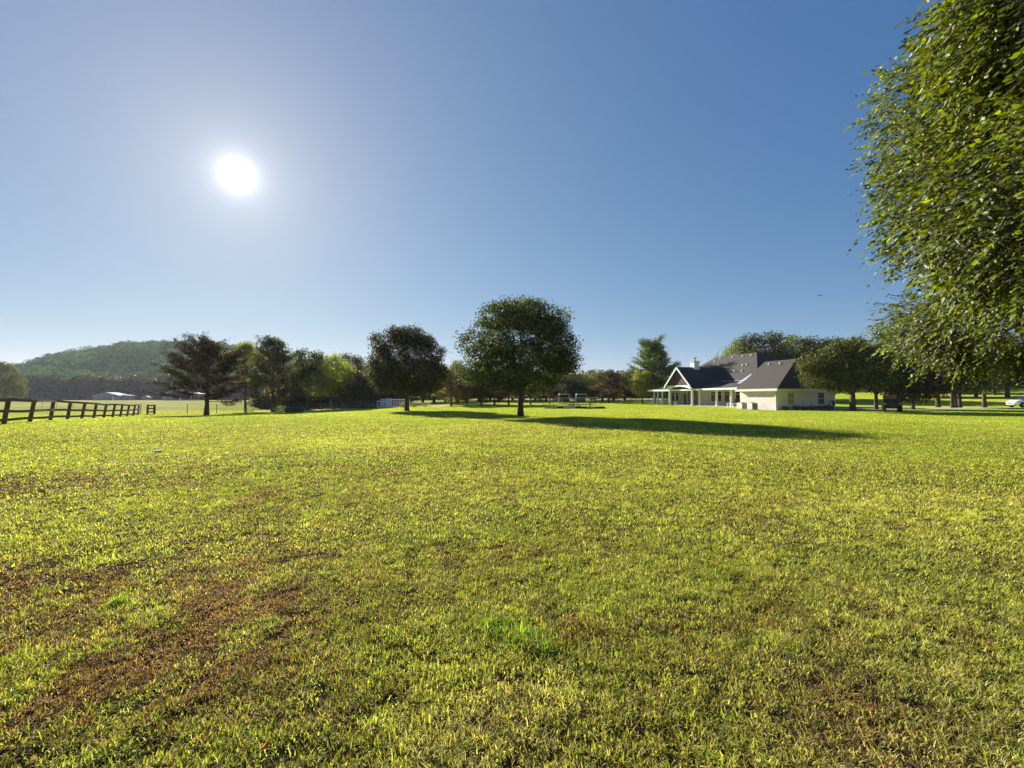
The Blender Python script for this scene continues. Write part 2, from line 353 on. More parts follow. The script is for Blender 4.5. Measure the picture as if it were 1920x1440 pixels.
# ------------------------------------------------------------------ grass blades
def make_grass():
    Vs = []; Cs = []; Fq = []; base = 0
    g = np.random.default_rng(11)
    specs = [(1.2, 4.5, 17000, .0050, .033, True), (4.5, 9, 5200, .0085, .036, False), (9, 18, 1500, .016, .038, False),
             (18, 36, 380, .026, .038, False), (36, 78, 66, .055, .045, False)]
    tris = []
    for gain, (q1, q2, dens, w, h, bent) in zip((1.16, 1.30, 1.08, 1.0, 1.0), specs):
        r1 = q1 * .75; r2 = q2 * 1.28; n = int(.942 * (r2 * r2 - r1 * r1) * dens)
        r = np.sqrt(g.uniform(r1 * r1, r2 * r2, n)); fade = np.minimum(ss((r - r1) / (q1 * .5)), 1 - ss((r - q2 * .78) / (q2 * .5))); a = g.uniform(-.943, .943, n)
        x = r * np.sin(a); y = r * np.cos(a)
        cl = vnoise(x, y, .055, 2) * .6 + vnoise(x, y, .19, 7) * .4
        keep = (g.random(n) < (-.05 + 1.75 * cl) * fade) & ~no_grass(x, y); x = x[keep]; y = y[keep]; cl = cl[keep]; n = len(x)
        z = ground(x, y); wet, dry, br = lawn(x, y)
        tuft = np.zeros(n)
        for px, py, rd in [(930, 1175, .12), (985, 1190, .11), (1030, 1215, .07), (235, 1128, .05)]:
            cx, cy = gp(px, py); tuft = np.maximum(tuft, np.exp(-(((x - cx) / rd / 1.3) ** 2 + ((y - cy) / rd) ** 2)))
        hh = h * g.uniform(.5, 1.5, n) * (.55 + .9 * cl) * (1 - .35 * br) * (1 + .9 * tuft)
        big = g.random(n) < .012; hh[big] *= 1.7
        th = np.radians(g.uniform(22, 84, n)) * (1 - .35 * tuft); ph = g.uniform(0, 2 * np.pi, n)
        dx = np.cos(ph); dy = np.sin(ph); ww = w * g.uniform(.6, 1.4, n) * (1 + .4 * tuft)
        sx = -dy + .4 * g.normal(size=n); sy = dx + .4 * g.normal(size=n); sl = np.hypot(sx, sy) + 1e-6
        sx = sx / sl * ww / 2; sy = sy / sl * ww / 2
        # colour of each blade
        Gd = np.array([.150, .200, .035]); Gy = np.array([.33, .36, .06]); Ta = np.array([.52, .44, .20]); Br = np.array([.175, .086, .060]); Fr = np.array([.16, .25, .045])
        fr = ss((r_ := np.hypot(x, y)) / 22)
        u1 = g.random(n); c = mixc(np.tile(Gy, (n, 1)), Gd, np.clip(wet * 1.1 + .5 * (u1 - .5), 0, 1))
        c = mixc(c, Fr, np.clip(tuft * .9, 0, 1))
        u2 = g.random(n); isd = (u2 < (dry * .66 + .12 * (1 - fr) + .04) * (1 - .5 * fr) * (1 - tuft)); c[isd] = c[isd] * .35 + Ta * .65
        u3 = g.random(n); isb = (u3 < (br * .85 + .11 * (1 - fr)) * (1 - tuft)); c[isb] = c[isb] * .15 + Br * .85 * g.uniform(.6, 1.5, (isb.sum(), 1))
        fm = fieldmask(x, y); c = mixc(c, np.array([.46, .43, .17]), fm)
        c *= gain * (1 + .22 * ss((r_ - 5) / 12))[:, None] * (g.uniform(.55, 1.55, n) * (.7 + .6 * vnoise(x, y, .11, 4)))[:, None]
        b0 = np.stack([x - sx, y - sy, z], 1); b1 = np.stack([x + sx, y + sy, z], 1)
        if bent:
            k = .55
            m0 = np.stack([x + dx * hh * np.sin(th * .6) * k - sx * .8, y + dy * hh * np.sin(th * .6) * k - sy * .8, z + hh * np.cos(th * .6) * k], 1)
            m1 = m0 + np.stack([sx * 1.6, sy * 1.6, 0 * x], 1)
            tp = (m0 + m1) / 2 + np.stack([dx * hh * np.sin(th * 1.25) * k, dy * hh * np.sin(th * 1.25) * k, hh * np.cos(th * 1.25) * k], 1)
            V = np.stack([b0, b1, m0, m1, tp], 1).reshape(-1, 3); nv = 5
            i = base + np.arange(n)[:, None] * 5
            tris.append(np.concatenate([i + [[0, 1, 3]], i + [[0, 3, 2]], i + [[2, 3, 4]]], 0))
        else:
            tp = np.stack([x + dx * hh * np.sin(th), y + dy * hh * np.sin(th), z + hh * np.cos(th)], 1)
            V = np.stack([b0, b1, tp], 1).reshape(-1, 3); nv = 3
            tris.append(base + np.arange(n)[:, None] * 3 + [[0, 1, 2]])
        Vs.append(V); Cs.append(np.repeat(c, nv, 0)); base += len(V)
    me = fast_mesh('grass', np.concatenate(Vs), np.concatenate(tris).ravel(), 3, np.concatenate(Cs))
    tag(link('grass', me, M['grass']), 'short mown lawn grass with green, straw and brown patches', 'grass', kind='stuff')
make_grass()

# ------------------------------------------------------------------ trees
def rdir(g, n):
    v = g.normal(size=(n, 3)); return v / np.linalg.norm(v, axis=1)[:, None]
def leaf_mesh(name, P, D, L, wr, cols, g, nrm=None, jit=.6):
    """rhombic leaf cards at P, long axis D, length L; nrm = the way the leaf faces, loosely"""
    n = len(P)
    if nrm is None: s = np.cross(D, rdir(g, n))
    else: s = np.cross(D, nrm + rdir(g, n) * jit); s /= np.linalg.norm(s, axis=1)[:, None] + 1e-9
    L = L[:, None]; a = P - D * L * .5; b = P + s * L * wr * .5; c = P + D * L * .5; d = P - s * L * wr * .5
    V = np.stack([a, b, c, d], 1).reshape(-1, 3)
    return fast_mesh(name, V, np.arange(4 * n), 4, np.repeat(cols, 4, 0))
def leaf_cols(g, n, base, var=.35, yellow=.12, ycol=(.20, .20, .03)):
    c = np.array(base)[None, :] * g.uniform(1 - var, 1 + var, (n, 1)) * g.uniform(.9, 1.1, (n, 3))
    y = g.random(n) < yellow; c[y] = np.array(ycol) * g.uniform(.7, 1.2, (y.sum(), 1)); return c

def lobed(seed, trunk_r, fork, lobes, n, leaf, base, sigma=.32, clump=7, shell=(.62, 1.0), lean=(0, 0), wr=.62, yellow=.1, limbs=None, out=.5, ycol=(.20, .20, .03), holes=.15, hsc=.8):
    """crown made of leaf clumps near the surface of overlapping lobes; limbs run from the fork to the lobes"""
    g = np.random.default_rng(seed); Lb = np.array(lobes, float)
    C = Lb[:, :3]; R = Lb[:, 3:6]; area = (R[:, 0] * R[:, 1] + R[:, 0] * R[:, 2] + R[:, 1] * R[:, 2]); ncl = int(n / clump)
    k = g.choice(len(Lb), ncl * 2, p=area / area.sum()); d = rdir(g, ncl * 2)
    cp = C[k] + d * R[k] * g.uniform(shell[0], shell[1], (ncl * 2, 1))
    ins = np.zeros(len(cp), bool)
    for j in range(len(Lb)):
        q = np.linalg.norm((cp - C[j]) / R[j], axis=1); ins |= (q < .68) & (k != j)
    keep = ~ins | (g.random(len(cp)) < .25); cp = cp[keep][:ncl]; dd = d[keep][:ncl]
    if holes > 0:
        q = .5 * vnoise(cp[:, 0] + 3 * cp[:, 2], cp[:, 1] - 2 * cp[:, 2], hsc, seed) + .5 * vnoise(cp[:, 0] - cp[:, 1] * 2, cp[:, 2] * 1.3, hsc, seed + 4)
        ok = q > np.quantile(q, holes) ; cp = cp[ok]; dd = dd[ok]
    m = len(cp); cl = np.repeat(np.arange(m), clump); P = cp[cl] + g.normal(size=(m * clump, 3)) * sigma * np.array([1, 1, .75])
    D = rdir(g, len(P)) + dd[cl] * out - np.array([0, 0, .25]); D /= np.linalg.norm(D, axis=1)[:, None]
    L = leaf * g.uniform(.6, 1.4, len(P)); tone = g.uniform(.75, 1.25, m)[cl][:, None]
    cols = leaf_cols(g, len(P), base, yellow=yellow, ycol=ycol) * tone
    crown = leaf_mesh('crown', P, D, L, wr, cols, g, dd[cl] + np.array([0, 0, .35]), .8)
    mb = MB(); fz = fork; top = Vector((lean[0], lean[1], fz))
    mb.tube([(0, 0, -.35), (0, 0, .0), (lean[0] * .2, lean[1] * .2, fz * .2), (lean[0] * .6, lean[1] * .6, fz * .6), top],
            [trunk_r * 1.5, trunk_r * 1.25, trunk_r * 1.0, trunk_r * .9, trunk_r * .85], 10)
    idx = range(len(Lb)) if limbs is None else g.choice(len(Lb), min(limbs, len(Lb)), replace=False)
    for j in idx:
        c = Vector(C[j]); mid = top.lerp(c, .45) + Vector(g.normal(size=3) * .18) + Vector((0, 0, .12 * (c - top).length))
        r0 = trunk_r * g.uniform(.32, .55)
        mb.tube([top - Vector((0, 0, .15)), top.lerp(mid, .5) + Vector(g.normal(size=3) * .06), mid, c], [r0, r0 * .8, r0 * .55, r0 * .25], 6)
        for q in range(3):
            e = c + Vector(rdir(g, 1)[0] * R[j] * .85); mm = mid.lerp(e, .5) + Vector(g.normal(size=3) * .15)
            mb.tube([mid.lerp(c, .3 + .3 * q), mm, e], [r0 * .32, r0 * .2, r0 * .06], 4, cap=False)
    me = bpy.data.meshes.new('trunk'); me.from_pydata(mb.v, [], mb.f); me.update()
    me.polygons.foreach_set('use_smooth', [True] * len(me.polygons))
    return me, crown

def branchy(seed, H, z0, nbr, Lf, ang, n, leaf, base, trunk_r, sigma=.2, wr=.4, yellow=.1, droop=.0, top_branches=4, lean=(0, 0), ycol=(.20, .20, .03), sub=4, stops=0):
    """trunk with tiers of real branches; leaves sit along the outer branches and side shoots"""
    g = np.random.default_rng(seed); mb = MB()
    tp = [(lean[0] * t, lean[1] * t, H * .96 * t) for t in (0, .15, .35, .6, .8, 1)]
    tp[0] = (0, 0, -.3)
    mb.tube([(p[0] + g.normal() * .03, p[1] + g.normal() * .03, p[2]) for p in tp], [trunk_r * 1.5, trunk_r, trunk_r * .85, trunk_r * .5, trunk_r * .28, .02], 8)
    seg = []
    for i in range(nbr):
        t = (i + g.random()) / nbr; z = z0 + (H - z0) * t * .96; L = Lf(t) * g.uniform(.55, 1.2); az = i * 2.4 + g.normal() * .3
        e = math.radians(ang(t)) + g.normal() * .12; o = Vector((lean[0] * z / H, lean[1] * z / H, z))
        pts = []
        for s in np.linspace(0, 1, 5):
            ee = e - droop * s * s
            pts.append(o + Vector((math.cos(az) * math.cos(ee), math.sin(az) * math.cos(ee), math.sin(ee))) * L * s + Vector(g.normal(size=3) * .04 * L * s))
        r = trunk_r * .30 * (1 - .6 * t); mb.tube(pts, [r, r * .75, r * .5, r * .3, r * .1], 5, cap=False)
        seg.append((pts[1].lerp(pts[2], .5), pts[3])); seg.append((pts[3], pts[4]))
        for q in range(sub):
            s = .35 + .6 * (q + g.random()) / sub; a = pts[min(3, int(s * 4))].lerp(pts[min(4, int(s * 4) + 1)], s * 4 - int(s * 4))
            daz = az + (1 if q % 2 else -1) * g.uniform(.5, 1.1); l = L * .42 * (1.15 - s * .5); ee = e + g.normal() * .2
            b = a + Vector((math.cos(daz) * math.cos(ee), math.sin(daz) * math.cos(ee), math.sin(ee) - droop * .3)) * l
            mb.tube([a, a.lerp(b, .5) + Vector(g.normal(size=3) * .04), b], [r * .3, r * .2, r * .08], 4, cap=False); seg.append((a, b))
    A = np.array([s[0][:] for s in seg]); B = np.array([s[1][:] for s in seg]); ln = np.linalg.norm(B - A, axis=1)
    k = g.choice(len(seg), n, p=ln / ln.sum()); t = g.random((n, 1)); P = A[k] * (1 - t) + B[k] * t + g.normal(size=(n, 3)) * sigma * np.array([1, 1, .55])
    dirs = (B - A) / ln[:, None]; D = dirs[k] + rdir(g, n) * .9; D /= np.linalg.norm(D, axis=1)[:, None]
    tone = g.uniform(.75, 1.25, len(seg))[k][:, None]
    crown = leaf_mesh('crown', P, D, leaf * g.uniform(.6, 1.4, n), wr, leaf_cols(g, n, base, yellow=yellow, ycol=ycol) * tone, g)
    me = bpy.data.meshes.new('trunk'); me.from_pydata(mb.v, [], mb.f); me.update()
    return me, crown

def dome(seed, cz, rx, up, dn, nl, rl, jit=.10):
    g = np.random.default_rng(seed); out = []
    for i in range(nl):
        zz = 1 - 2 * (i + .5) / nl; a = i * 2.39996; q = math.sqrt(1 - zz * zz); r = rl * g.uniform(.8, 1.2)
        rz = up if zz > 0 else dn
        j = 1 + g.normal() * jit; out.append(((rx - r * .75) * q * math.cos(a) * j, (rx - r * .75) * q * math.sin(a) * j, cz + (rz - r * .7) * zz * j, r, r, r * .85))
    return out
def place(name, pair, px, Y, label, cat='tree', group=None, H=1.0, W=None, rz=None, dz=0.0, leafm='leaf', barkm='bark', x=None):
    X = at(px, Y) if x is None else x; r = random.Random(int(px * 7 + Y))
    t = thing(name, (X, Y, gz(X, Y) + dz), r.uniform(0, 6.28) if rz is None else rz, label, cat, group)
    W = W or H; t.scale = (W, W, H)
    link('trunk', pair[0], M[barkm], t) if not pair[0].materials else link('trunk', pair[0], None, t)
    link('crown', pair[1], M[leafm], t) if not pair[1].materials else link('crown', pair[1], None, t)
    return t
DG = (.058, .066, .022); MG = (.12, .145, .028); LG = (.27, .31, .08); BG = (.052, .042, .026)

# two round shade trees on the lawn
big = lobed(21, .26, 2.5, dome(4, 5.35, 5.05, 4.75, 3.2, 44, 1.3, .075) + [(-4.4, .3, 3.6, 1.3, 1.3, 1.1), (4.7, .6, 4.5, 1.0, 1.0, 1.0), (-3.4, -1.5, 2.9, 1.1, 1.1, .8)], 105000, .17, (.042, .050, .018), sigma=.24, clump=12, shell=(.6, 1.0), limbs=18, yellow=.10, ycol=(.15, .19, .03), holes=.44, hsc=.75)
place('shade_tree', big, 976, 38.8, 'largest round-crowned dark shade tree standing alone mid-lawn, casting the long shadow', rz=.4)
sec = lobed(22, .26, 2.3, dome(9, 5.0, 4.35, 5.3, 3.2, 40, 1.2, .07) + [(3.3, -1, 3.3, 1.4, 1.4, 1.2), (-3.4, .6, 3.4, 1.4, 1.4, 1.1), (2.5, 2.5, 3.3, 1.4, 1.4, 1.1), (-2.4, -2.6, 3.3, 1.4, 1.4, 1.1)],
            95000, .18, BG, sigma=.24, clump=12, shell=(.6, 1.0), limbs=14, yellow=.12, holes=.32, hsc=.75)
place('shade_tree', sec, 763, 54.9, 'smaller dome-shaped dark shade tree left of the largest one, beside the white gate panels', rz=1.3, H=1.0, W=1.08)

# dark cedar on the left
ced = branchy(31, 8.8, 1.7, 64, lambda t: 5.5 * (1 - .66 * t ** 2.3), lambda t: 8 + 44 * t, 52000, .23, (.050, .036, .026), .23, sigma=.20, wr=.3, yellow=.14, ycol=(.15, .085, .045), droop=-.15, sub=6)
place('cedar_tree', ced, 388, 54.0, 'dark spreading cedar with horizontal tiers, at left between board fence and pasture', leafm='cedar', rz=.9, dz=.08, H=.87, W=1.02)

airy = branchy(32, 10.0, 3.6, 40, lambda t: 2.6 * math.sin(math.pi * (.18 + .72 * t)) + .3, lambda t: 28 + 40 * t, 13000, .2, LG, .13, sigma=.24, wr=.5, yellow=.3, lean=(-.35, 0), ycol=(.24, .25, .05))
place('locust_tree', airy, 461, 74, 'slender pale yellow-green tree with see-through crown behind the cedar', H=1.04, W=1.3)
spiky = branchy(33, 11.2, 1.2, 78, lambda t: 5.0 * (1 - .62 * t ** 1.5), lambda t: 22 + 38 * t, 22000, .26, (.052, .05, .028), .22, sigma=.26, wr=.5, yellow=.16, ycol=(.16, .15, .05))
place('oak_tree', spiky, 512, 71, 'tall dark ragged tree right of the pale slender one', rz=1.0, H=.95, W=1.15)
oakA = lobed(41, .28, 2.6, [(0, 0, 8.2, 2.3, 2.3, 2.2), (1.8, .6, 6.6, 1.9, 1.9, 1.6), (-1.9, -.4, 6.4, 1.9, 1.9, 1.7), (.3, 1.9, 5.6, 2, 2, 1.6), (.6, -2, 5.2, 2, 2, 1.7), (-1.2, .9, 9.4, 1.1, 1.1, 1.0), (1.2, -.4, 9.6, .9, .9, .8),
                       (2.2, -1.2, 4.0, 1.6, 1.6, 1.3), (-2.3, 1, 4.0, 1.6, 1.6, 1.3)], 15000, .26, DG, sigma=.34, clump=8, limbs=8, yellow=.14)
oakB = lobed(42, .25, 1.4, [(0, 0, 6.4, 3.2, 3.2, 2.2), (2.4, .5, 5.2, 2.2, 2.2, 1.9), (-2.5, .3, 5.0, 2.2, 2.2, 1.9), (1, -2.2, 4.0, 2.3, 2.3, 2.2), (-1.2, 2.2, 4.2, 2.2, 2.2, 2.1), (2.6, -1.1, 2.9, 1.9, 1.9, 1.9),
                       (-2.8, -.9, 2.8, 1.9, 1.9, 1.9), (0, -2.5, 2.2, 1.9, 1.9, 1.6), (.5, .4, 8.4, 1.2, 1.2, .9)], 16000, .27, MG, sigma=.36, clump=8, limbs=8, yellow=.2, ycol=(.20, .19, .04))
oakC = lobed(43, .22, 1.1, [(0, 0, 4.3, 2.9, 2.9, 2.0), (2, .4, 3.2, 2, 2, 1.8), (-2.1, .2, 3.1, 2, 2, 1.8), (0, -2, 2.5, 2, 2, 1.7), (.2, 1.8, 2.5, 2, 2, 1.7), (1.4, -1.4, 4.8, 1.3, 1.3, 1.1), (-1.5, -.9, 5.0, 1.1, 1.1, 1.0)],
             12000, .26, (.060, .042, .028), sigma=.33, clump=8, limbs=7, yellow=.14, ycol=(.15, .11, .04))
pecan = branchy(44, 5.6, 1.3, 46, lambda t: 2.9 * math.sin(math.pi * (.30 + .62 * t)), lambda t: 12 + 46 * t, 9000, .24, (.062, .048, .03), .15, sigma=.24, wr=.55, yellow=.22, droop=.35, ycol=(.22, .13, .06))
upr = branchy(45, 12.6, 1.6, 90, lambda t: 5.8 * (1 - .50 * t ** 1.8), lambda t: 22 + 32 * t, 34000, .30, (.075, .10, .024), .26, sigma=.30, wr=.5, yellow=.2, ycol=(.21, .22, .04))
oakY = lobed(47, .25, 1.6, [(0, 0, 6.6, 3.3, 3.3, 2.2), (2.5, .5, 5.2, 2.2, 2.2, 1.9), (-2.6, .3, 5.2, 2.2, 2.2, 1.9), (1, -2.2, 4.2, 2.3, 2.3, 2.2), (-1.2, 2.2, 4.2, 2.2, 2.2, 2.1), (-1.5, -.5, 8.2, 1.3, 1.3, 1.0), (1.4, .3, 8.5, 1.1, 1.1, .9)], 15000, .27, (.24, .26, .045), sigma=.36, clump=8, limbs=8, yellow=.25, ycol=(.32, .28, .05))
BK = 'trees along the far side of the lawn'
place('oak_tree', oakA, 577, 79, 'tall green tree with open top, left of the bright yellow-green bush', group=BK)
place('elm_tree', oakY, 622, 80, 'bright yellow-green broad tree between the tall open-topped green tree and a low brownish tree', group=BK, H=1.02, W=1.1)
place('oak_tree', oakA, 656, 92, 'green-topped tree rising just behind and right of the bright yellow-green tree', group=BK, H=1.02, W=1.1)
place('oak_tree', oakC, 668, 81, 'low brownish round tree tight against the left side of the dome-shaped shade tree', group=BK, H=1.05, W=1.05)
place('oak_tree', oakC, 540, 84, 'low dark bushy tree in the gap right of the tall dark ragged tree', group=BK, H=1.05, W=.9)
place('oak_tree', oakB, 690, 97, 'dark broad tree half hidden behind the left edge of the dome-shaped shade tree', group=BK, H=1.05, W=1.1)
place('elm_tree', oakB, 858, 92, 'light-green-topped tree showing in the gap between the shade trees', group=BK, H=.96, W=.8)
for i, (px, Y, h) in enumerate([(846, 79, 1.0), (875, 80.5, .95), (903, 81, 1.05), (927, 82, 1.05), (954, 82.5, 1.0), (995, 83.5, 1.05), (1030, 92, .95)]):
    o = ['first', 'second', 'third', 'fourth', 'fifth', 'sixth', 'seventh'][i]
    place('pecan_tree', pecan, px, Y, f'{o} from left in the row of small brown-tipped trees behind the largest shade tree', group='row of small trees behind the largest shade tree', H=h, W=1.0)
for i, (px, Y, h, w) in enumerate([(500, 90, .5, .9), (522, 92, .7, 1.2), (548, 93, .72, 1.1), (566, 88, .6, 1.0), (590, 90, .75, 1.1), (612, 96, .8, 1.2), (636, 91, .8, 1.1), (676, 89, .85, 1.1), (704, 92, .85, 1.2), (728, 90, .7, 1.1)]):
    place('thicket_bush', oakC, px, Y, ['first', 'second', 'third', 'fourth', 'fifth', 'sixth', 'seventh', 'eighth', 'ninth', 'tenth', 'eleventh'][i] + ' from left of the low dark bushes under the left tree row', cat='bush', group='low bushes under the left tree row', H=h, W=w, dz=-.5)
rg = random.Random(5)
ORD = ['first', 'second', 'third', 'fourth', 'fifth', 'sixth', 'seventh', 'eighth', 'ninth', 'tenth', 'eleventh', 'twelfth', 'thirteenth', 'fourteenth']
REG = [(0, 700, 'line trees left of the dome-shaped tree'), (700, 845, 'line trees behind the dome-shaped tree'), (845, 1085, 'line trees behind the largest shade tree'), (1085, 1300, 'line trees between largest shade tree and house')]
cnt = {}
for i, px in enumerate(range(562, 1192, 21)):
    Y = 118 + rg.uniform(-9, 16); pr = [oakA, oakB, oakC, oakB][i % 4]
    hh = {0: 10.5, 1: 8.6, 2: 6.4, 3: 8.6}[i % 4]; want = (EYE + (HZ - (700 if px > 800 else 678)) * Y / F - .8) * rg.uniform(.86, 1.05)
    if px > 1130: want *= .95
    k = [q for q in REG if q[0] <= px < q[1]][0]; cnt[k] = cnt.get(k, 0) + 1
    place('oak_tree', pr, px, Y, f'{ORD[cnt[k] - 1]} from left of the far dark {k[2]}', group='tree line behind the lawn', H=want / hh, W=1.5)
place('pecan_tree', pecan, 1141, 97, 'single low rounded reddish tree on the far lawn right of the largest shade tree', H=1.15, W=1.35)
place('oak_tree', upr, 1227, 96, 'tall upright green tree beside the left end of the house', H=.95, W=.98)
place('elm_tree', oakY, 1204, 93, 'low bright green bushy tree at the left foot of the tall upright tree', H=.72, W=.62)
place('oak_tree', oakC, 1172, 108, 'dark low tree behind the reddish tree and left of the house', H=1.1)
# behind and right of the house
for px, Y, pr, h, w, l in [(1384, 118, oakB, 1.75, 1.4, 'leftmost tree crown showing above the ridge of the house roof'), (1436, 112, oakA, 1.62, 2.2, 'highest green tree crown rising behind the house roof'),
                        (1486, 116, oakB, 1.8, 1.7, 'tree crown behind the house right of its highest ridge'), (1535, 108, oakA, 1.45, 1.9, 'tree crown rising behind the tree in front of the garage')]:
    place('oak_tree', pr, px, Y, l, group='trees behind the house', H=h, W=w)
front = lobed(51, .27, 1.9, [(-1.4, -.8, 4.3, 2.2, 2.0, 1.7), (-3.3, -.2, 3.9, 1.7, 1.7, 1.5), (1.0, -.6, 4.9, 2.3, 2.1, 1.9), (-2.6, .9, 5.6, 1.9, 1.9, 1.5), (.2, .9, 6.5, 2.2, 2.2, 1.5), (2.6, .1, 5.6, 1.9, 1.9, 1.8), (3.0, .2, 3.9, 1.6, 1.6, 1.4),
                       (-4.4, -.6, 5.0, 1.1, 1.1, .9), (-2.2, -1.3, 2.8, 1.3, 1.3, .9), (1.4, 1.1, 7.7, 1.0, 1.0, .8), (-1.0, -.2, 7.0, 1.3, 1.3, .9), (.8, -1.6, 3.3, 1.4, 1.4, 1.0)], 34000, .19, (.050, .056, .020), sigma=.28, clump=8, limbs=12, yellow=.15, ycol=(.22, .21, .06))
place('oak_tree', front, 1598, 51.5, 'broad leafy tree in front of the right end of the garage', rz=0, H=1.0, W=1.14)
place('oak_tree', front, 1642, 58, 'dark tree behind the black utility vehicle', rz=2.4, H=1.0, W=.85)
RO = 'orchard trees beyond the driveway'
labs = [('leaning pale thin-trunked tree just right of the black utility vehicle', 1711, 58, oakC, 1.15, .95), ('straight dark-trunked tree second right of the utility vehicle', 1758, 70, oakA, .92, 1.0),
        ('leftmost trunk of the close clump of dark trunks by the drive', 1785, 65.5, oakA, .9, .8), ('middle trunk of the close clump of dark trunks by the drive', 1791, 66.5, oakA, .9, .8),
        ('thin right-hand trunk of the close clump of dark trunks', 1799, 67.5, oakA, .85, .8), ('thickest brown-trunked tree left of the white car', 1845, 70, oakA, 1.25, .9),
        ('tree standing behind and left of the thickest trunk', 1830, 104, oakB, 1.2, 1.0), ('small trunk right behind the thickest trunk', 1864, 108, oakA, 1.1, 1.0),
        ('dark trunk beyond the bonnet of the white car', 1889, 99, oakA, 1.1, 1.0), ('far tree high on the slope at the right edge', 1916, 142, oakB, 1.3, 1.2),
        ('far small trunk on the slope behind the clump of trunks', 1809, 132, oakA, 1.2, 1.1), ('tree left on the slope behind the utility vehicle', 1690, 112, oakB, 1.2, 1.2),
        ('tree on the slope between the utility vehicle and the clump', 1738, 125, oakB, 1.3, 1.3)]
for l, px, Y, pr, h, w in labs: place('oak_tree', pr, px, Y, l, group=RO, H=h, W=w * (1.35 if Y > 95 else 1.05))
for i, px in enumerate(range(1520, 2080, 40)):
    Y = 165 + rg.uniform(-8, 25); place('oak_tree', [oakA, oakB][i % 2], px, Y, f'{ORD[i]} from left of the dark tree line closing the slope beyond the orchard', group='tree line beyond the orchard', H=1.75 * rg.uniform(.9, 1.15), W=2.6)
# far left tree
lt = lobed(61, .5, 3, [(0, 0, 13, 6, 6, 5), (5, 0, 9, 5, 5, 4), (-5, 1, 9, 5, 5, 4), (6.5, -1, 5.0, 4, 4, 3.5), (-6, -1, 5, 4, 4, 3.5), (0, -4, 6, 5, 5, 4), (2, 2, 16, 3.5, 3.5, 2.4)], 16000, .55, (.06, .062, .028), sigma=.8, clump=8, limbs=6, yellow=.22, ycol=(.17, .17, .05))
place('oak_tree', lt, 10, 215, 'large dark tree cut by the left edge of the picture beyond the board fence', H=1.02, W=.72)

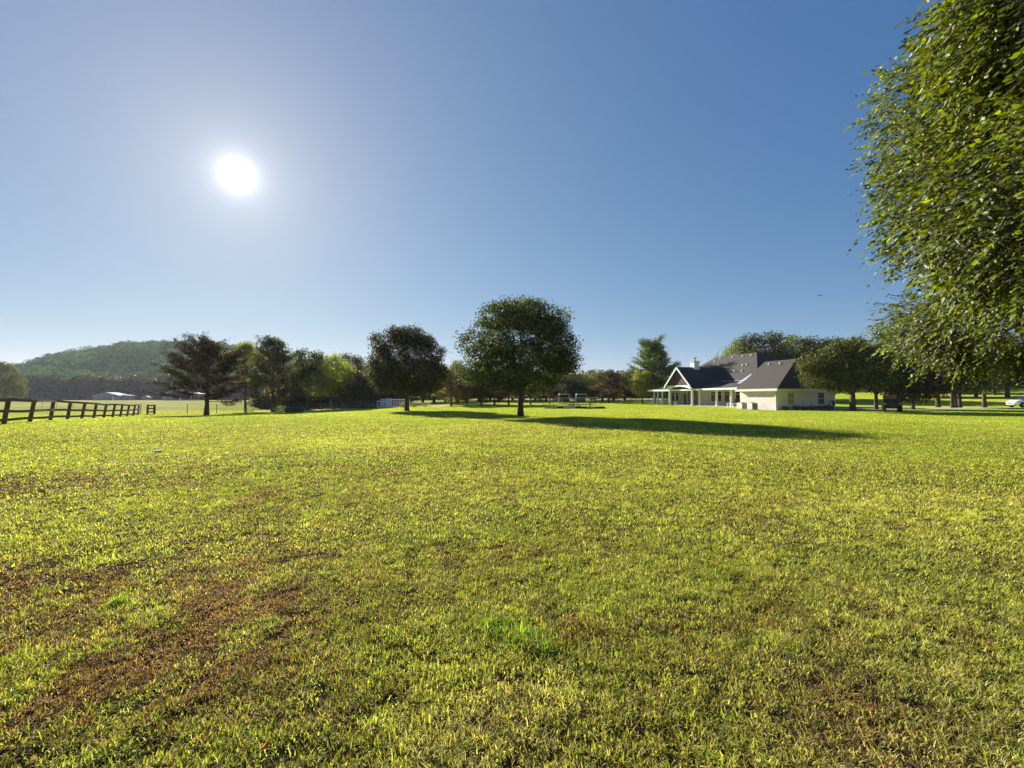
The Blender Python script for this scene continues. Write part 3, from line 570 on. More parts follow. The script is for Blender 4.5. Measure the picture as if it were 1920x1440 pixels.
# ------------------------------------------------------------------ near tree overhanging the right edge
def near_tree():
    g = np.random.default_rng(77); TX, TY = 10.6, 7.6
    t = thing('overhanging_tree', (TX, TY, gz(TX, TY)), 0, 'near tree whose leafy boughs hang into the picture along the right edge', 'tree')
    Lb = np.array([(7.6, 5.6, 4.1, 1.9, 1.9, 1.45), (8.0, 5.3, 6.1, 1.95, 1.9, 1.7), (8.2, 4.3, 5.0, 1.9, 1.8, 2.3), (9.3, 7.3, 5.2, 2.5, 2.5, 2.3), (10.3, 8.2, 7.4, 2.9, 3.0, 2.2),
                   (10.5, 8.9, 3.25, 2.1, 2.2, 1.0), (12.0, 10.6, 3.4, 2.7, 2.5, 1.1), (10.1, 7.5, 3.2, 1.6, 1.8, .85), (12.4, 9.0, 3.6, 2.5, 2.8, 1.4), (8.9, 6.1, 7.7, 2.0, 2.0, 1.5), (7.55, 5.5, 6.9, 1.75, 1.7, 1.3)])
    C = Lb[:, :3]; R = Lb[:, 3:]; nt_ = 20000
    area = R[:, 0] * R[:, 2]; k = g.choice(len(Lb), nt_ * 2, p=area / area.sum()); d = rdir(g, nt_ * 2)
    P = C[k] + d * R[k] * (1 - .42 * g.random((nt_ * 2, 1)) ** 1.6)
    ins = np.zeros(len(P), bool)
    for j in range(len(Lb)): ins |= (np.linalg.norm((P - C[j]) / R[j], axis=1) < .6) & (k != j)
    lump = .55 * vnoise(P[:, 0] * 1.0 + P[:, 2] * 1.1, P[:, 1] + P[:, 2] * .9, .50, 3) + .45 * vnoise(P[:, 2] * 1.3, P[:, 0] - P[:, 1], .95, 13)
    ca, cbv = np.array([5.0, 6.0, 2.85]), np.array([9.2, 10.5, 4.1]); h_ = np.clip(((P - ca) @ (cbv - ca)) / ((cbv - ca) @ (cbv - ca)), 0, 1)
    ins |= np.linalg.norm(P - (ca + h_[:, None] * (cbv - ca)), axis=1) < .55            # open window between upper and lower boughs
    keep = ~ins & (lump > .43) & (P[:, 2] < 9.2); P = P[keep][:nt_]; d = d[keep][:nt_]; n = len(P)
    D = d * .7 + rdir(g, n) * .55 + np.array([-.35, -.25, -.38]); D /= np.linalg.norm(D, axis=1)[:, None]
    Lt = g.uniform(.22, .55, n) * np.where(g.random(n) < .12, 1.6, 1.0); K = 11
    tt = np.linspace(.12, 1, K)[None, :]
    droop = np.array([0, 0, -.35])
    pos = P[:, None, :] + D[:, None, :] * (Lt[:, None] * tt)[:, :, None] + droop * ((Lt[:, None] * tt) ** 2)[:, :, None]
    side = np.cross(D, np.array([0, 0, 1.0])); side /= np.linalg.norm(side, axis=1)[:, None] + 1e-6
    sg = np.where(np.arange(K) % 2 == 0, 1.0, -1.0)[None, :, None]
    LD = D[:, None, :] * .75 + side[:, None, :] * sg * .8 + g.normal(size=(n, K, 3)) * .28 + np.array([0, 0, -.38])
    LD = LD.reshape(-1, 3); LD /= np.linalg.norm(LD, axis=1)[:, None]; B = pos.reshape(-1, 3); m = len(B)
    up = np.cross(LD, np.repeat(side, K, 0)) + g.normal(size=(m, 3)) * .45; s = np.cross(LD, up); s /= np.linalg.norm(s, axis=1)[:, None] + 1e-6
    nn = np.cross(s, LD); L = (g.uniform(.058, .108, m) * np.repeat(g.uniform(.8, 1.15, n), K))[:, None]; w = L * g.uniform(.24, .32, (m, 1))
    v0 = B; v1 = B + LD * L * .3 + s * w * .9 + nn * L * .07; v2 = B + LD * L * .65 + s * w * .85 + nn * L * .04; v3 = B + LD * L - nn * L * .10
    v4 = B + LD * L * .65 - s * w * .85 + nn * L * .04; v5 = B + LD * L * .3 - s * w * .9 + nn * L * .07
    V = np.stack([v0, v1, v2, v3, v4, v5], 1).reshape(-1, 3) - np.array([TX, TY, t.location.z])
    i = np.arange(m)[:, None] * 6; f = np.stack([i + [[0, 1, 2, 3]], i + [[0, 3, 4, 5]]], 1).reshape(-1)
    tone = np.repeat(g.uniform(.45, 1.5, n) * (.6 + .8 * vnoise(P[:, 0] + P[:, 2], P[:, 1] - P[:, 2], .5, 8)), K)[:, None]; c = leaf_cols(g, m, (.064, .088, .015), .4, .25, (.14, .17, .015)) * tone
    link('crown', fast_mesh('crown', V, f, 4, np.repeat(c, 6, 0)), M['leafnear'], t)
    # twigs as thin three-sided spines
    O = np.array([TX, TY, t.location.z]); e = P + D * Lt[:, None] + droop * (Lt[:, None] ** 2); st = P - D * .35
    a = side * .004; b = np.cross(D, side) * .004
    V = np.stack([st + a, st - a, st + b, e], 1).reshape(-1, 3) - O; i = np.arange(n)[:, None] * 4
    f = np.stack([i + [[0, 1, 3]], i + [[1, 2, 3]], i + [[2, 0, 3]]], 1).reshape(-1)
    link('twig', fast_mesh('twig', V, f, 3), M['bark'], t)['kind'] = 'stuff'
    mb = MB(); mb.tube([(0, 0, -.4), (0, 0, 0), (-.05, 0, 1.0), (-.1, -.1, 2.4), (-.3, -.2, 4.2), (-.5, -.4, 6.5)], [.42, .34, .29, .26, .2, .1], 10)
    for c_, r_ in zip(C, R):
        c0 = Vector(c_ - O); b0 = Vector((-.1, -.1, 1.9 + g.random() * 1.8)); mid = b0.lerp(c0, .5) + Vector((0, 0, .35))
        mb.tube([b0, mid, c0], [.11, .075, .04], 6, cap=False)
        for q in range(9):
            e_ = c0 + Vector(rdir(g, 1)[0] * r_ * .85); s_ = b0.lerp(mid, .5) if q < 2 else mid.lerp(c0, .1 + q * .1)
            mb.tube([s_, s_.lerp(e_, .5) + Vector(g.normal(size=3) * .12), e_], [.035, .02, .006], 5, cap=False)
    mb.build('trunk', M['bark'], t, smooth=True)
near_tree()

# ------------------------------------------------------------------ wooded hill on the left
RID = [(-130, 700), (0, 700), (40, 692), (75, 681), (110, 673), (150, 665), (200, 657), (260, 650), (300, 647), (340, 651), (380, 650), (420, 653), (450, 657), (500, 668), (560, 682), (640, 700), (720, 716)]
def hill_h(x, y):
    r = np.hypot(x, y); px = CX + F * x / np.maximum(y, 1)
    top = np.interp(px, [a for a, b in RID], [b for a, b in RID]); depth = 640.0
    yy = np.maximum(y, 1); h = (HZ - top) * depth / F - 9
    return 1.0 + np.maximum(h, 2) * ss((y - 385) / 265) - 60 * ss((y - 680) / 300)
def make_hill():
    pxs = np.linspace(-420, 900, 110); ys = np.linspace(372, 980, 60); PX, YY = np.meshgrid(pxs, ys, indexing='ij')
    X = ((PX - CX) / F * YY).ravel(); Y = YY.ravel(); Z = hill_h(X, Y) - 2.5; na = len(ys)
    i = np.arange(len(pxs) - 1)[:, None]; j = np.arange(na - 1)[None, :]
    q = np.stack([i * na + j, (i + 1) * na + j, (i + 1) * na + j + 1, i * na + j + 1], -1).reshape(-1)
    o = link('hill', fast_mesh('hill', np.stack([X, Y, Z], 1), q, 4), surf('hill_soil', (.05, .055, .02), (.08, .085, .03), .1, 1.0, spec=0.0), smooth=True); tag(o, kind='structure')
    g = np.random.default_rng(5); n = 2500
    px = g.uniform(-260, 780, n); y = 385 + 300 * g.random(n) ** .9; x = (px - CX) / F * y; z = hill_h(x, y)
    rr = g.uniform(5, 11.5, n); hh = g.uniform(9, 21, n) * (.8 + .4 * vnoise(x, y, 30))
    edge = (y < 402); hh[edge] *= 1.35
    K = 150; d = rdir(g, n * K); d[:, 2] = np.abs(d[:, 2]) * 1.0 - .25; k = np.repeat(np.arange(n), K)
    P = np.stack([x[k] + d[:, 0] * rr[k], y[k] + d[:, 1] * rr[k], z[k] + hh[k] * .62 + d[:, 2] * hh[k] * .42], 1) + g.normal(size=(n * K, 3)) * .5
    D = np.cross(d, rdir(g, n * K)); D /= np.linalg.norm(D, axis=1)[:, None]
    c = leaf_cols(g, n * K, (.115, .175, .065), .25, .0) * g.uniform(.35, 1.7, n)[k][:, None] * 1.0
    o = link('forest', leaf_mesh('forest', P, D, g.uniform(1.3, 2.6, n * K), .8, c, g, d + np.array([0, 0, .3]), .3), leafmat('forest_leaf', .10, .8, .0))
    tag(o, 'dense deciduous forest covering the hill at left', 'forest', kind='stuff')
    # front edge of the wood at the hill foot
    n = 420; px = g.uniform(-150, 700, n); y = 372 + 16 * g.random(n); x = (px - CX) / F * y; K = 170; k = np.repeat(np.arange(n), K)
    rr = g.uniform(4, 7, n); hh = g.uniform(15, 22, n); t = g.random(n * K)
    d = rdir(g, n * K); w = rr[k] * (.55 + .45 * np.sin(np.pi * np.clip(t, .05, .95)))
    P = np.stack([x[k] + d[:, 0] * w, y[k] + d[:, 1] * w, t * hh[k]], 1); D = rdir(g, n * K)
    c = leaf_cols(g, n * K, (.038, .040, .026), .3, .0) * g.uniform(.8, 1.2, n)[k][:, None]  # shade at the wood's edge is put into this darker leaf colour
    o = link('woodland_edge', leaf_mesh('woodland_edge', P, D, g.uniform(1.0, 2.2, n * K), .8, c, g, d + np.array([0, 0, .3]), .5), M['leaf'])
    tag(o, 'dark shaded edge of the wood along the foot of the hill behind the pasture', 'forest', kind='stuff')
make_hill()
# low distant wood all along the horizon behind everything
def far_wood():
    g = np.random.default_rng(8); n = 900; az = np.radians(g.uniform(-20, 62, n)); r = g.uniform(262, 300, n); x = r * np.sin(az); y = r * np.cos(az); z = ground(x, y)
    rr = g.uniform(4, 7, n); hh = g.uniform(12, 17, n); K = 110; k = np.repeat(np.arange(n), K); t = g.random(n * K); d = rdir(g, n * K)
    w = rr[k] * (.5 + .5 * np.sin(np.pi * np.clip(t, .05, .95)))
    P = np.stack([x[k] + d[:, 0] * w, y[k] + d[:, 1] * w, z[k] + t * hh[k]], 1); c = leaf_cols(g, n * K, (.055, .062, .03), .3, .08) * g.uniform(.8, 1.2, n)[k][:, None]
    o = link('far_wood', leaf_mesh('far_wood', P, rdir(g, n * K), g.uniform(.9, 1.9, n * K), .8, c, g), M['leaf'])
    tag(o, 'low dark wood far behind the tree line and the house', 'forest', kind='stuff')
far_wood()

# ------------------------------------------------------------------ fences
def board_fence():
    A = Vector((-27.9, 24.9)); B = Vector((-48.9, 59.4)); n = 12
    P = [A.lerp(B, (i) / 11) for i in range(-1, n)]
    t = thing('board_fence', (A.x, A.y, gz(A.x, A.y)), 0, 'dark brown three-rail board fence with leaning posts at the left edge', 'fence'); O = t.location.copy()
    rg = random.Random(3); T = []; d = (B - A).normalized()
    for i, p in enumerate(P):
        z = gz(p.x, p.y); ln = .20 + rg.uniform(-.04, .03) if i < 12 else .12; h = 1.36 + rg.uniform(-.04, .04)
        a = Vector((p.x, p.y, z - .25)) - O; b = Vector((p.x + ln * .9, p.y + ln * .5, z + h)) - O
        if i == 12: b = Vector((p.x + .05, p.y, z + h)) - O
        MB().beam(a, b, .145, .145).build('post', M['fence'], t); T.append((a, b))
    for i in range(n):
        for f, hgt in ((.17, .15), (.52, .15), (.955, .15)):
            if i == n - 1 and f > .9: pass
            j = rg.uniform(-.012, .012); k = rg.uniform(-.012, .012)
            fa = (f * 1.36 + .25) / 1.61; p0 = T[i][0].lerp(T[i][1], fa + j); p1 = T[i + 1][0].lerp(T[i + 1][1], fa + k)
            off = Vector((d.y, -d.x, 0)) * .115; e = (p1 - p0).normalized() * (.04 if f < .9 else .0)
            mid = p0.lerp(p1, .5) + Vector((0, 0, rg.uniform(-.035, .01)))
            m = MB(); m.beam(p0 + off - e, mid + off, .045, hgt); m.beam(mid + off, p1 + off - e * .2, .045, hgt); m.build('rail', M['fence'], t)
board_fence()
def stub_gate():
    Y = 60.5; x0 = at(277.5, Y); x1 = at(290, Y); z = gz(x0, Y)
    t = thing('fence_panel', (x0, Y, z), 0, 'short dark timber fence panel standing alone beside the gateway', 'fence')
    w = x1 - x0
    for x in (0, w): MB().beam((x, 0, -.2), (x + .02, 0, 1.28), .16).build('post', M['fence'], t)
    for h in (.3, .75, 1.15): MB().beam((0, -.11, h), (w, -.11, h + .02), .045, .15).build('rail', M['fence'], t)
stub_gate()
def wire_fence(pts, label, h=1.25, mat='post', wires=(1.18, .85, .5), r=.045):
    P = [Vector((x, y, gz(x, y))) for x, y in pts]; t = thing('wire_fence', P[0], 0, label, 'fence'); O = P[0]
    for p in P: MB().tube([p - O + Vector((0, 0, -.2)), p - O + Vector((.01, 0, h))], r, 5).build('post', M[mat], t)
    m = MB()
    for i in range(len(P) - 1):
        for z in wires: m.tube([P[i] - O + Vector((0, .05, z)), P[i + 1] - O + Vector((0, .05, z))], .011, 3, cap=False)
    m.build('wire', M['metal'], t)
wire_fence([(at(p, y), y) for p, y in [(265, 62), (292, 62.5), (352, 63), (407, 64), (460, 65), (510, 67), (558, 69), (603, 70.5), (641, 71), (680, 71.5), (706, 71.5)]], 'thin wire fence on dark steel posts between lawn and pasture at left', wires=(1.2, .85, .5))
wire_fence([(at(p, y), y) for p, y in [(-40, 98), (20, 97), (80, 96), (107, 96), (137, 96), (200, 97), (265, 98)]], 'far pale wire fence seen through the board fence at left', mat='metal')
wire_fence([(at(p, y), y) for p, y in [(1018, 88), (1037, 88), (1058, 88), (1093, 89), (1127, 90), (1160, 92), (1192, 94), (1216, 96)]], 'wire fence with thin posts crossing the far lawn right of the largest shade tree', h=1.35)
def pipe_rail():
    Y = 90.0; x0, x1 = at(1030, Y), at(1122, Y); t = thing('pipe_fence', (x0, Y, gz(x0, Y)), 0, 'long grey horizontal pipe rail behind the bird feeder', 'fence')
    n = 5
    for i in range(n):
        x = (x1 - x0) * i / (n - 1); MB().tube([(x, 0, -.2), (x, 0, 1.1 + .02 * i)], .05, 6).build('post', M['metal'], t)
    MB().tube([(0, 0, 1.12), (x1 - x0, 0, 1.2)], .055, 6).build('rail', M['metal'], t)
pipe_rail()
def low_rails():
    Y = 77.0; x0, x1 = at(600, Y), at(705, Y); t = thing('rail_fence', (x0, Y, gz(x0, Y)), 0, 'low dark rail fence in the shade left of the white gate panels', 'fence'); n = 8
    for i in range(n): MB().beam(((x1 - x0) * i / (n - 1), 0, -.1), ((x1 - x0) * i / (n - 1), 0, 1.0), .12).build('post', M['post'], t)
    for h in (.35, .68, .95): MB().beam((0, -.08, h), (x1 - x0, -.08, h), .05, .1).build('rail', M['barkpale'], t)
low_rails()
def panels():
    G = 'white gate panels at the back of the lawn'
    def panel(pa, pb, Y, h, nr, label, mat='pipe', nb=3, br=.05):
        x0, x1 = at(pa, Y), at(pb, Y); t = thing('gate_panel', (x0, Y, gz(x0, Y)), 0, label, 'gate', G); w = x1 - x0
        f = MB(); f.tube([(0, 0, .05), (0, 0, h), (w, 0, h), (w, 0, .05)], br, 6)
        for k in range(nb): f.tube([(w * (k + 1) / (nb + 1), -.0, .12), (w * (k + 1) / (nb + 1), 0, h)], br * .8, 5)
        f.build('frame', M[mat], t)
        for k in range(nr): MB().beam((0, -.06, .2 + (h - .3) * k / max(1, nr - 1)), (w, -.06, .2 + (h - .3) * k / max(1, nr - 1)), .04, .12).build('rail', M[mat], t)
    panel(707, 728, 77.5, 1.15, 3, 'white gate panel at the left end of the white panels', nb=1)
    panel(714, 724, 76.5, 1.5, 6, 'narrow white panel stood in front of the leftmost white panel', nb=1, br=.06)
    panel(724.5, 733.5, 76, 1.52, 6, 'brightest, tallest white panel left of the dome-shaped tree trunk', nb=3, br=.09)
    panel(734.5, 759, 77, 1.38, 4, 'wide white panel directly left of the dome-shaped tree trunk', nb=4)
    panel(768, 788, 78, 1.75, 2, 'open grey pipe frame right of the dome-shaped tree trunk', mat='metal', nb=0, br=.045)
panels()

# plants by the back fence
def shrub(px, Y, w, h, label, spiky_=False, n=500, base=(.10, .13, .05), name='shrub', cat='shrub', seed=1):
    g = np.random.default_rng(seed); X = at(px, Y); t = thing(name, (X, Y, gz(X, Y)), 0, label, cat)
    if spiky_:
        D = rdir(g, n); D[:, 2] = np.abs(D[:, 2]) + .35; D /= np.linalg.norm(D, axis=1)[:, None]; L = h * g.uniform(.6, 1.1, n); P = D * (L * .5)[:, None]
        me = leaf_mesh('foliage', P, D, L, .07, leaf_cols(g, n, base), g)
    else:
        P = rdir(g, n) * g.uniform(.6, 1, (n, 1)) * np.array([w / 2, w / 2, h / 2]) + np.array([0, 0, h * .5]) + g.normal(size=(n, 3)) * .05
        base = tuple(1.4 * q for q in base); me = leaf_mesh('foliage', P, rdir(g, n), np.full(n, .13) * g.uniform(.6, 1.5, n), .6, leaf_cols(g, n, base), g)
    link('foliage', me, M['leaf'], t)
    m = MB()
    for i in range(5):
        a = i * 1.3; m.tube([(0, 0, -.05), (math.cos(a) * w * .2, math.sin(a) * w * .2, h * .55)], [.03, .01], 4)
    m.build('stem', M['bark'], t)
shrub(681, 75, 1.8, 1.4, 'spiky yucca-like shrub left of the white gate panels', True, 260, (.13, .13, .07))
shrub(697, 75.5, 1.4, .8, 'low leafy weed clump between the spiky shrub and the white panels', seed=2)
shrub(757, 74, 1.2, .9, 'pale green weed clump in front of the wide white panel', seed=3, base=(.13, .17, .07))
shrub(776, 75, 1.6, .9, 'pale green weed clump right of the dome-shaped tree trunk', seed=4, base=(.14, .18, .07))
shrub(797, 76, 2.2, .8, 'low pale bush right of the open pipe frame', seed=5, base=(.15, .19, .06))
shrub(470, 69, 2.4, .8, 'low green weeds at the foot of the slender pale tree', seed=6, base=(.13, .19, .05))
shrub(528, 69, 2.6, 1.0, 'bright green bush beside the dark water trough', seed=7, base=(.15, .21, .05), n=800)
shrub(1252, 90, 2.0, 1.5, 'green bush seen between the left porch columns', seed=8, base=(.10, .15, .03), n=700)
for i, (px, Y, w, h) in enumerate([(1183, 94, 3, .7), (1196, 95, 2.4, .8), (1207, 94, 2.6, .7), (1170, 93, 2, .5)]):
    shrub(px, Y, w, h, ['low plant furthest right but one beneath the trees left of the house', 'middle low plant beneath the trees left of the house', 'low plant nearest the left end of the house', 'smallest low plant beneath the trees left of the house'][i], seed=20 + i, base=(.07, .12, .03))

# dark oval water trough
def trough():
    Y = 66.5; X = at(552, Y); t = thing('water_trough', (X, Y, gz(X, Y)), .15, 'dark rounded stock tank on the grass under the left trees', 'water trough')
    m = MB(); n = 20
    pr = [(1.0, -.1), (1.05, 0), (1.06, .3), (1.06, .6), (1.1, .62), (1.1, .68), (1.0, .68), (1.0, .3)]
    b = len(m.v)
    for r, z in pr:
        for k in range(n):
            a = 2 * math.pi * k / n; m.v.append((r * math.cos(a) * 1.12 + .12 * (1 if math.cos(a) > 0 else -1), r * math.sin(a) * .55, z))
    for i in range(len(pr) - 1):
        for k in range(n): q = i * n; m.f.append((q + k, q + (k + 1) % n, q + n + (k + 1) % n, q + n + k))
    m.f.append(tuple(range((len(pr) - 1) * n, len(pr) * n)))
    m.build('tank', M['darkmetal'], t, smooth=False)
    l = MB(); l.tube([(1.32 * math.cos(a), .62 * math.sin(a), .7 + .04 * math.sin(3 * a)) for a in np.linspace(0, 2 * math.pi, 24)], .045, 5); l.build('rim', M['barkpale'], t)
trough()

# garden bed with feeder
def garden():
    Y = 64.0; r_ = random.Random(4); xa = at(1023, Y); t = thing('garden_bed', (xa, Y, gz(xa, Y)), 0, 'low oval garden bed edged with pale stones and dark timbers on the lawn', 'garden bed')
    seg = [(1023, 1044, 's'), (1045, 1056, 't'), (1057, 1078, 's'), (1079, 1101, 't'), (1101.5, 1114, 's'), (1115, 1132.5, 't')]
    for a, b, k in seg:
        x0, x1 = at(a, Y) - xa, at(b, Y) - xa
        if k == 't': MB().beam((x0, 0, .1), (x1, -.15, .12), .3, .34).build('timber', M['timber'], t, bevel=.03)
        else:
            n = max(3, int((x1 - x0) / .35))
            for i in range(n):
                x = x0 + (x1 - x0) * (i + .5) / n; m = MB(); s = (x1 - x0) / n * .46
                m.lathe([(s * .5, -.05), (s, .02), (s * 1.05, .14), (s * .7, .26), (s * .25, .30)], 7, (x, r_.uniform(-.1, .1), 0)); m.build('stone', M['rock'], t)
    for i in range(14):
        a = i / 13 * math.pi; x = (xa * 0 + (at(1132, Y) - xa) / 2) * (1 - math.cos(a)); y = 2.3 * math.sin(a) + .1
        s = .22; MB().lathe([(s * .5, -.05), (s, .02), (s, .14), (s * .4, .24)], 7, (x, y, 0)).build('stone', M['rock'], t)
    m = MB(); w = (at(1132, Y) - xa) / 2; P = [(w + w * .97 * math.cos(a), 1.1 + 1.15 * math.sin(a), .08) for a in np.linspace(0, 2 * math.pi, 24, endpoint=False)]
    m.prism(P, (0, 0, -.1), (0, 0, .03)); m.build('soil', surf('bed_soil', (.06, .04, .03), (.13, .09, .06), 4, .95, .6), t)
    for px, dy, h, sd_, lab in [(1070, 1.0, .75, 31, 'dark leafy plant left of the feeder post in the garden bed'), (1083, 1.1, .7, 32, 'dark leafy plant right of the feeder post in the garden bed')]:
        shrub(px, Y + dy, .8, h, lab, seed=sd_, n=220, base=(.05, .06, .03), name='garden_plant', cat='plant')
    X = at(1076, Y + .6); f = thing('bird_feeder', (X, Y + .6, gz(X, Y) + .05), 0, 'flat tray bird feeder on a post rising from the garden bed', 'bird feeder')
    MB().beam((0, 0, -.2), (0, 0, 1.22), .15).build('post', M['timber'], f)
    MB().box(-.48, .48, -.35, .35, 1.22, 1.29).build('tray', M['barkpale'], f)
    m = MB()
    for a, b in (((-.48, -.36), (.48, -.36)), ((-.48, .36), (.48, .36)), ((-.49, -.33), (-.49, .33)), ((.49, -.33), (.49, .33))): m.beam((*a, 1.33), (*b, 1.33), .03, .1)
    m.build('rim', M['barkpale'], f)
    X = at(1106, Y + .5); p = thing('hand_pump', (X, Y + .5, gz(X, Y) + .05), 0, 'small dark hand pump with curved handle in the garden bed', 'water pump')
    MB().lathe([(.13, -.1), (.13, .05), (.07, .08), (.07, .55), (.11, .6), (.11, .75), (.05, .8)], 10).build('body', M['darkmetal'], p)
    MB().tube([(0, 0, .76), (.1, 0, .9), (.22, 0, .82), (.27, 0, .5)], .025, 5).build('handle', M['darkmetal'], p)
    MB().tube([(-.05, 0, .68), (-.18, 0, .68), (-.22, 0, .58)], .03, 5).build('spout', M['darkmetal'], p)
garden()
def shelter(px, Y, label):
    X = at(px, Y); t = thing('field_shelter', (X, Y, gz(X, Y)), 0, label, 'shelter')
    MB().prism([(-1.25, 0, 1.75), (1.15, 0, 1.75), (1.0, 0, 1.95), (-1.05, 0, 1.95)], (0, -.9, 0), (0, .9, 0)).build('roof', M['tin'], t)
    for x, y in ((-1.3, -.8), (1.2, -.8), (-1.3, .8), (1.2, .8)): MB().tube([(x, y, -.1), (x * .9, y, 1.76)], .05, 5).build('post', M['metal'], t)
    MB().box(-1.15, 1.05, .72, .78, .1, 1.7).build('back_panel', M['darkmetal'], t); MB().box(-1.2, -1.14, -.7, .7, .2, 1.65).build('side_panel', M['darkmetal'], t)
shelter(1058, 99, 'left of two small dark open shelters with pale tops under the tree line')
shelter(1090, 99, 'right of two small dark open shelters with pale tops under the tree line')

# far buildings in the pasture
def shed(px, Y, w, d, h, rise, label, rz=.25, roof='tin', name='farm_building', door=True):
    X = at(px, Y); t = thing(name, (X, Y, gz(X, Y)), rz, label, 'building')
    MB().prism([(-w / 2, 0, -.5), (w / 2, 0, -.5), (w / 2, 0, h), (0, 0, h + rise), (-w / 2, 0, h)], (0, -d / 2, 0), (0, d / 2, 0)).build('wall', M['shed'], t)
    m = MB()
    for s in (-1, 1): m.prism([(0, 0, h + rise + .08), (s * (w / 2 + .5), 0, h - .12), (s * (w / 2 + .5), 0, h + .12), (0, 0, h + rise + .35)], (0, -d / 2 - .4, 0), (0, d / 2 + .4, 0))
    m.build('roof', M[roof], t)
    if door: MB().box(w * .22, w * .22 + w * .07, -d / 2 - .12, -d / 2 - .03, 0, min(h * .85, 2.8)).build('door', M['white'], t)
shed(211, 330, 16, 14, 3.2, 2.2, 'grey low gabled metal barn with white door far off in the pasture')
shed(236, 333, 8, 8, 3.4, .3, 'flat-topped annex at the right end of the far grey barn', door=False)
shed(276, 335, 4.4, 4, 2.0, .9, 'tiny pale shed between the far barn and the utility pole')
shed(336, 310, 15, 10, 4.3, 2.8, 'long far farm building with pale roof seen under the cedar, left half', rz=.1)
shed(361, 312, 12, 9, 4.2, 1.2, 'far farm building with bright roof edge seen under the cedar, right half', rz=-.1)
def pole():
    Y = 300; X = at(297.5, Y); t = thing('utility_pole', (X, Y, gz(X, Y)), 0, 'short wooden utility pole far off between shed and farm building', 'utility pole')
    MB().tube([(0, 0, -.5), (0, 0, 5.0)], [.32, .24], 8).build('pole', M['barkpale'], t); MB().box(-.5, .1, -.2, .2, 4.5, 5.1).build('meter_box', M['metal'], t)
pole()
def wheel(t, x, y, r, w, ax='y', name='wheel'):
    Mx = Matrix.Translation((x, y, r)) @ Matrix.Rotation(math.pi / 2, 4, 'X')
    tyre = MB().lathe([(r * .62, -w / 2), (r * .93, -w / 2), (r, -w / 2 + .03), (r, w / 2 - .03), (r * .93, w / 2), (r * .62, w / 2)], 20, M=Mx).build(name, M['rubber'], t, smooth=False)
    MB().lathe([(.05, -w / 2 - .012), (r * .6, -w / 2 + .02), (r * .6, w / 2 - .02), (.05, w / 2 + .012)], 12, M=Mx).build('rim', M['metal'], tyre)
def pickup():
    Y = 298; X = at(364, Y); t = thing('pickup_truck', (X, Y, gz(X, Y)), math.pi, 'blue pickup truck parked far off by the farm building', 'pickup truck')
    b = MB(); b.prism([(-2.7, 0, .5), (2.7, 0, .5), (2.7, 0, 1.1), (1.2, 0, 1.2), (.8, 0, 1.85), (-.7, 0, 1.85), (-.9, 0, 1.2), (-2.7, 0, 1.2)], (0, -.95, 0), (0, .95, 0)); b.build('body', M['bluepaint'], t, bevel=.05)
    MB().prism([(1.05, 0, 1.22), (.72, 0, 1.75), (-.62, 0, 1.75), (-.75, 0, 1.22)], (0, -.97, 0), (0, .97, 0)).build('window', M['glass'], t)
    for x in (-1.7, 1.7):
        for y in (-.85, .85): wheel(t, x, y, .4, .25)
pickup()

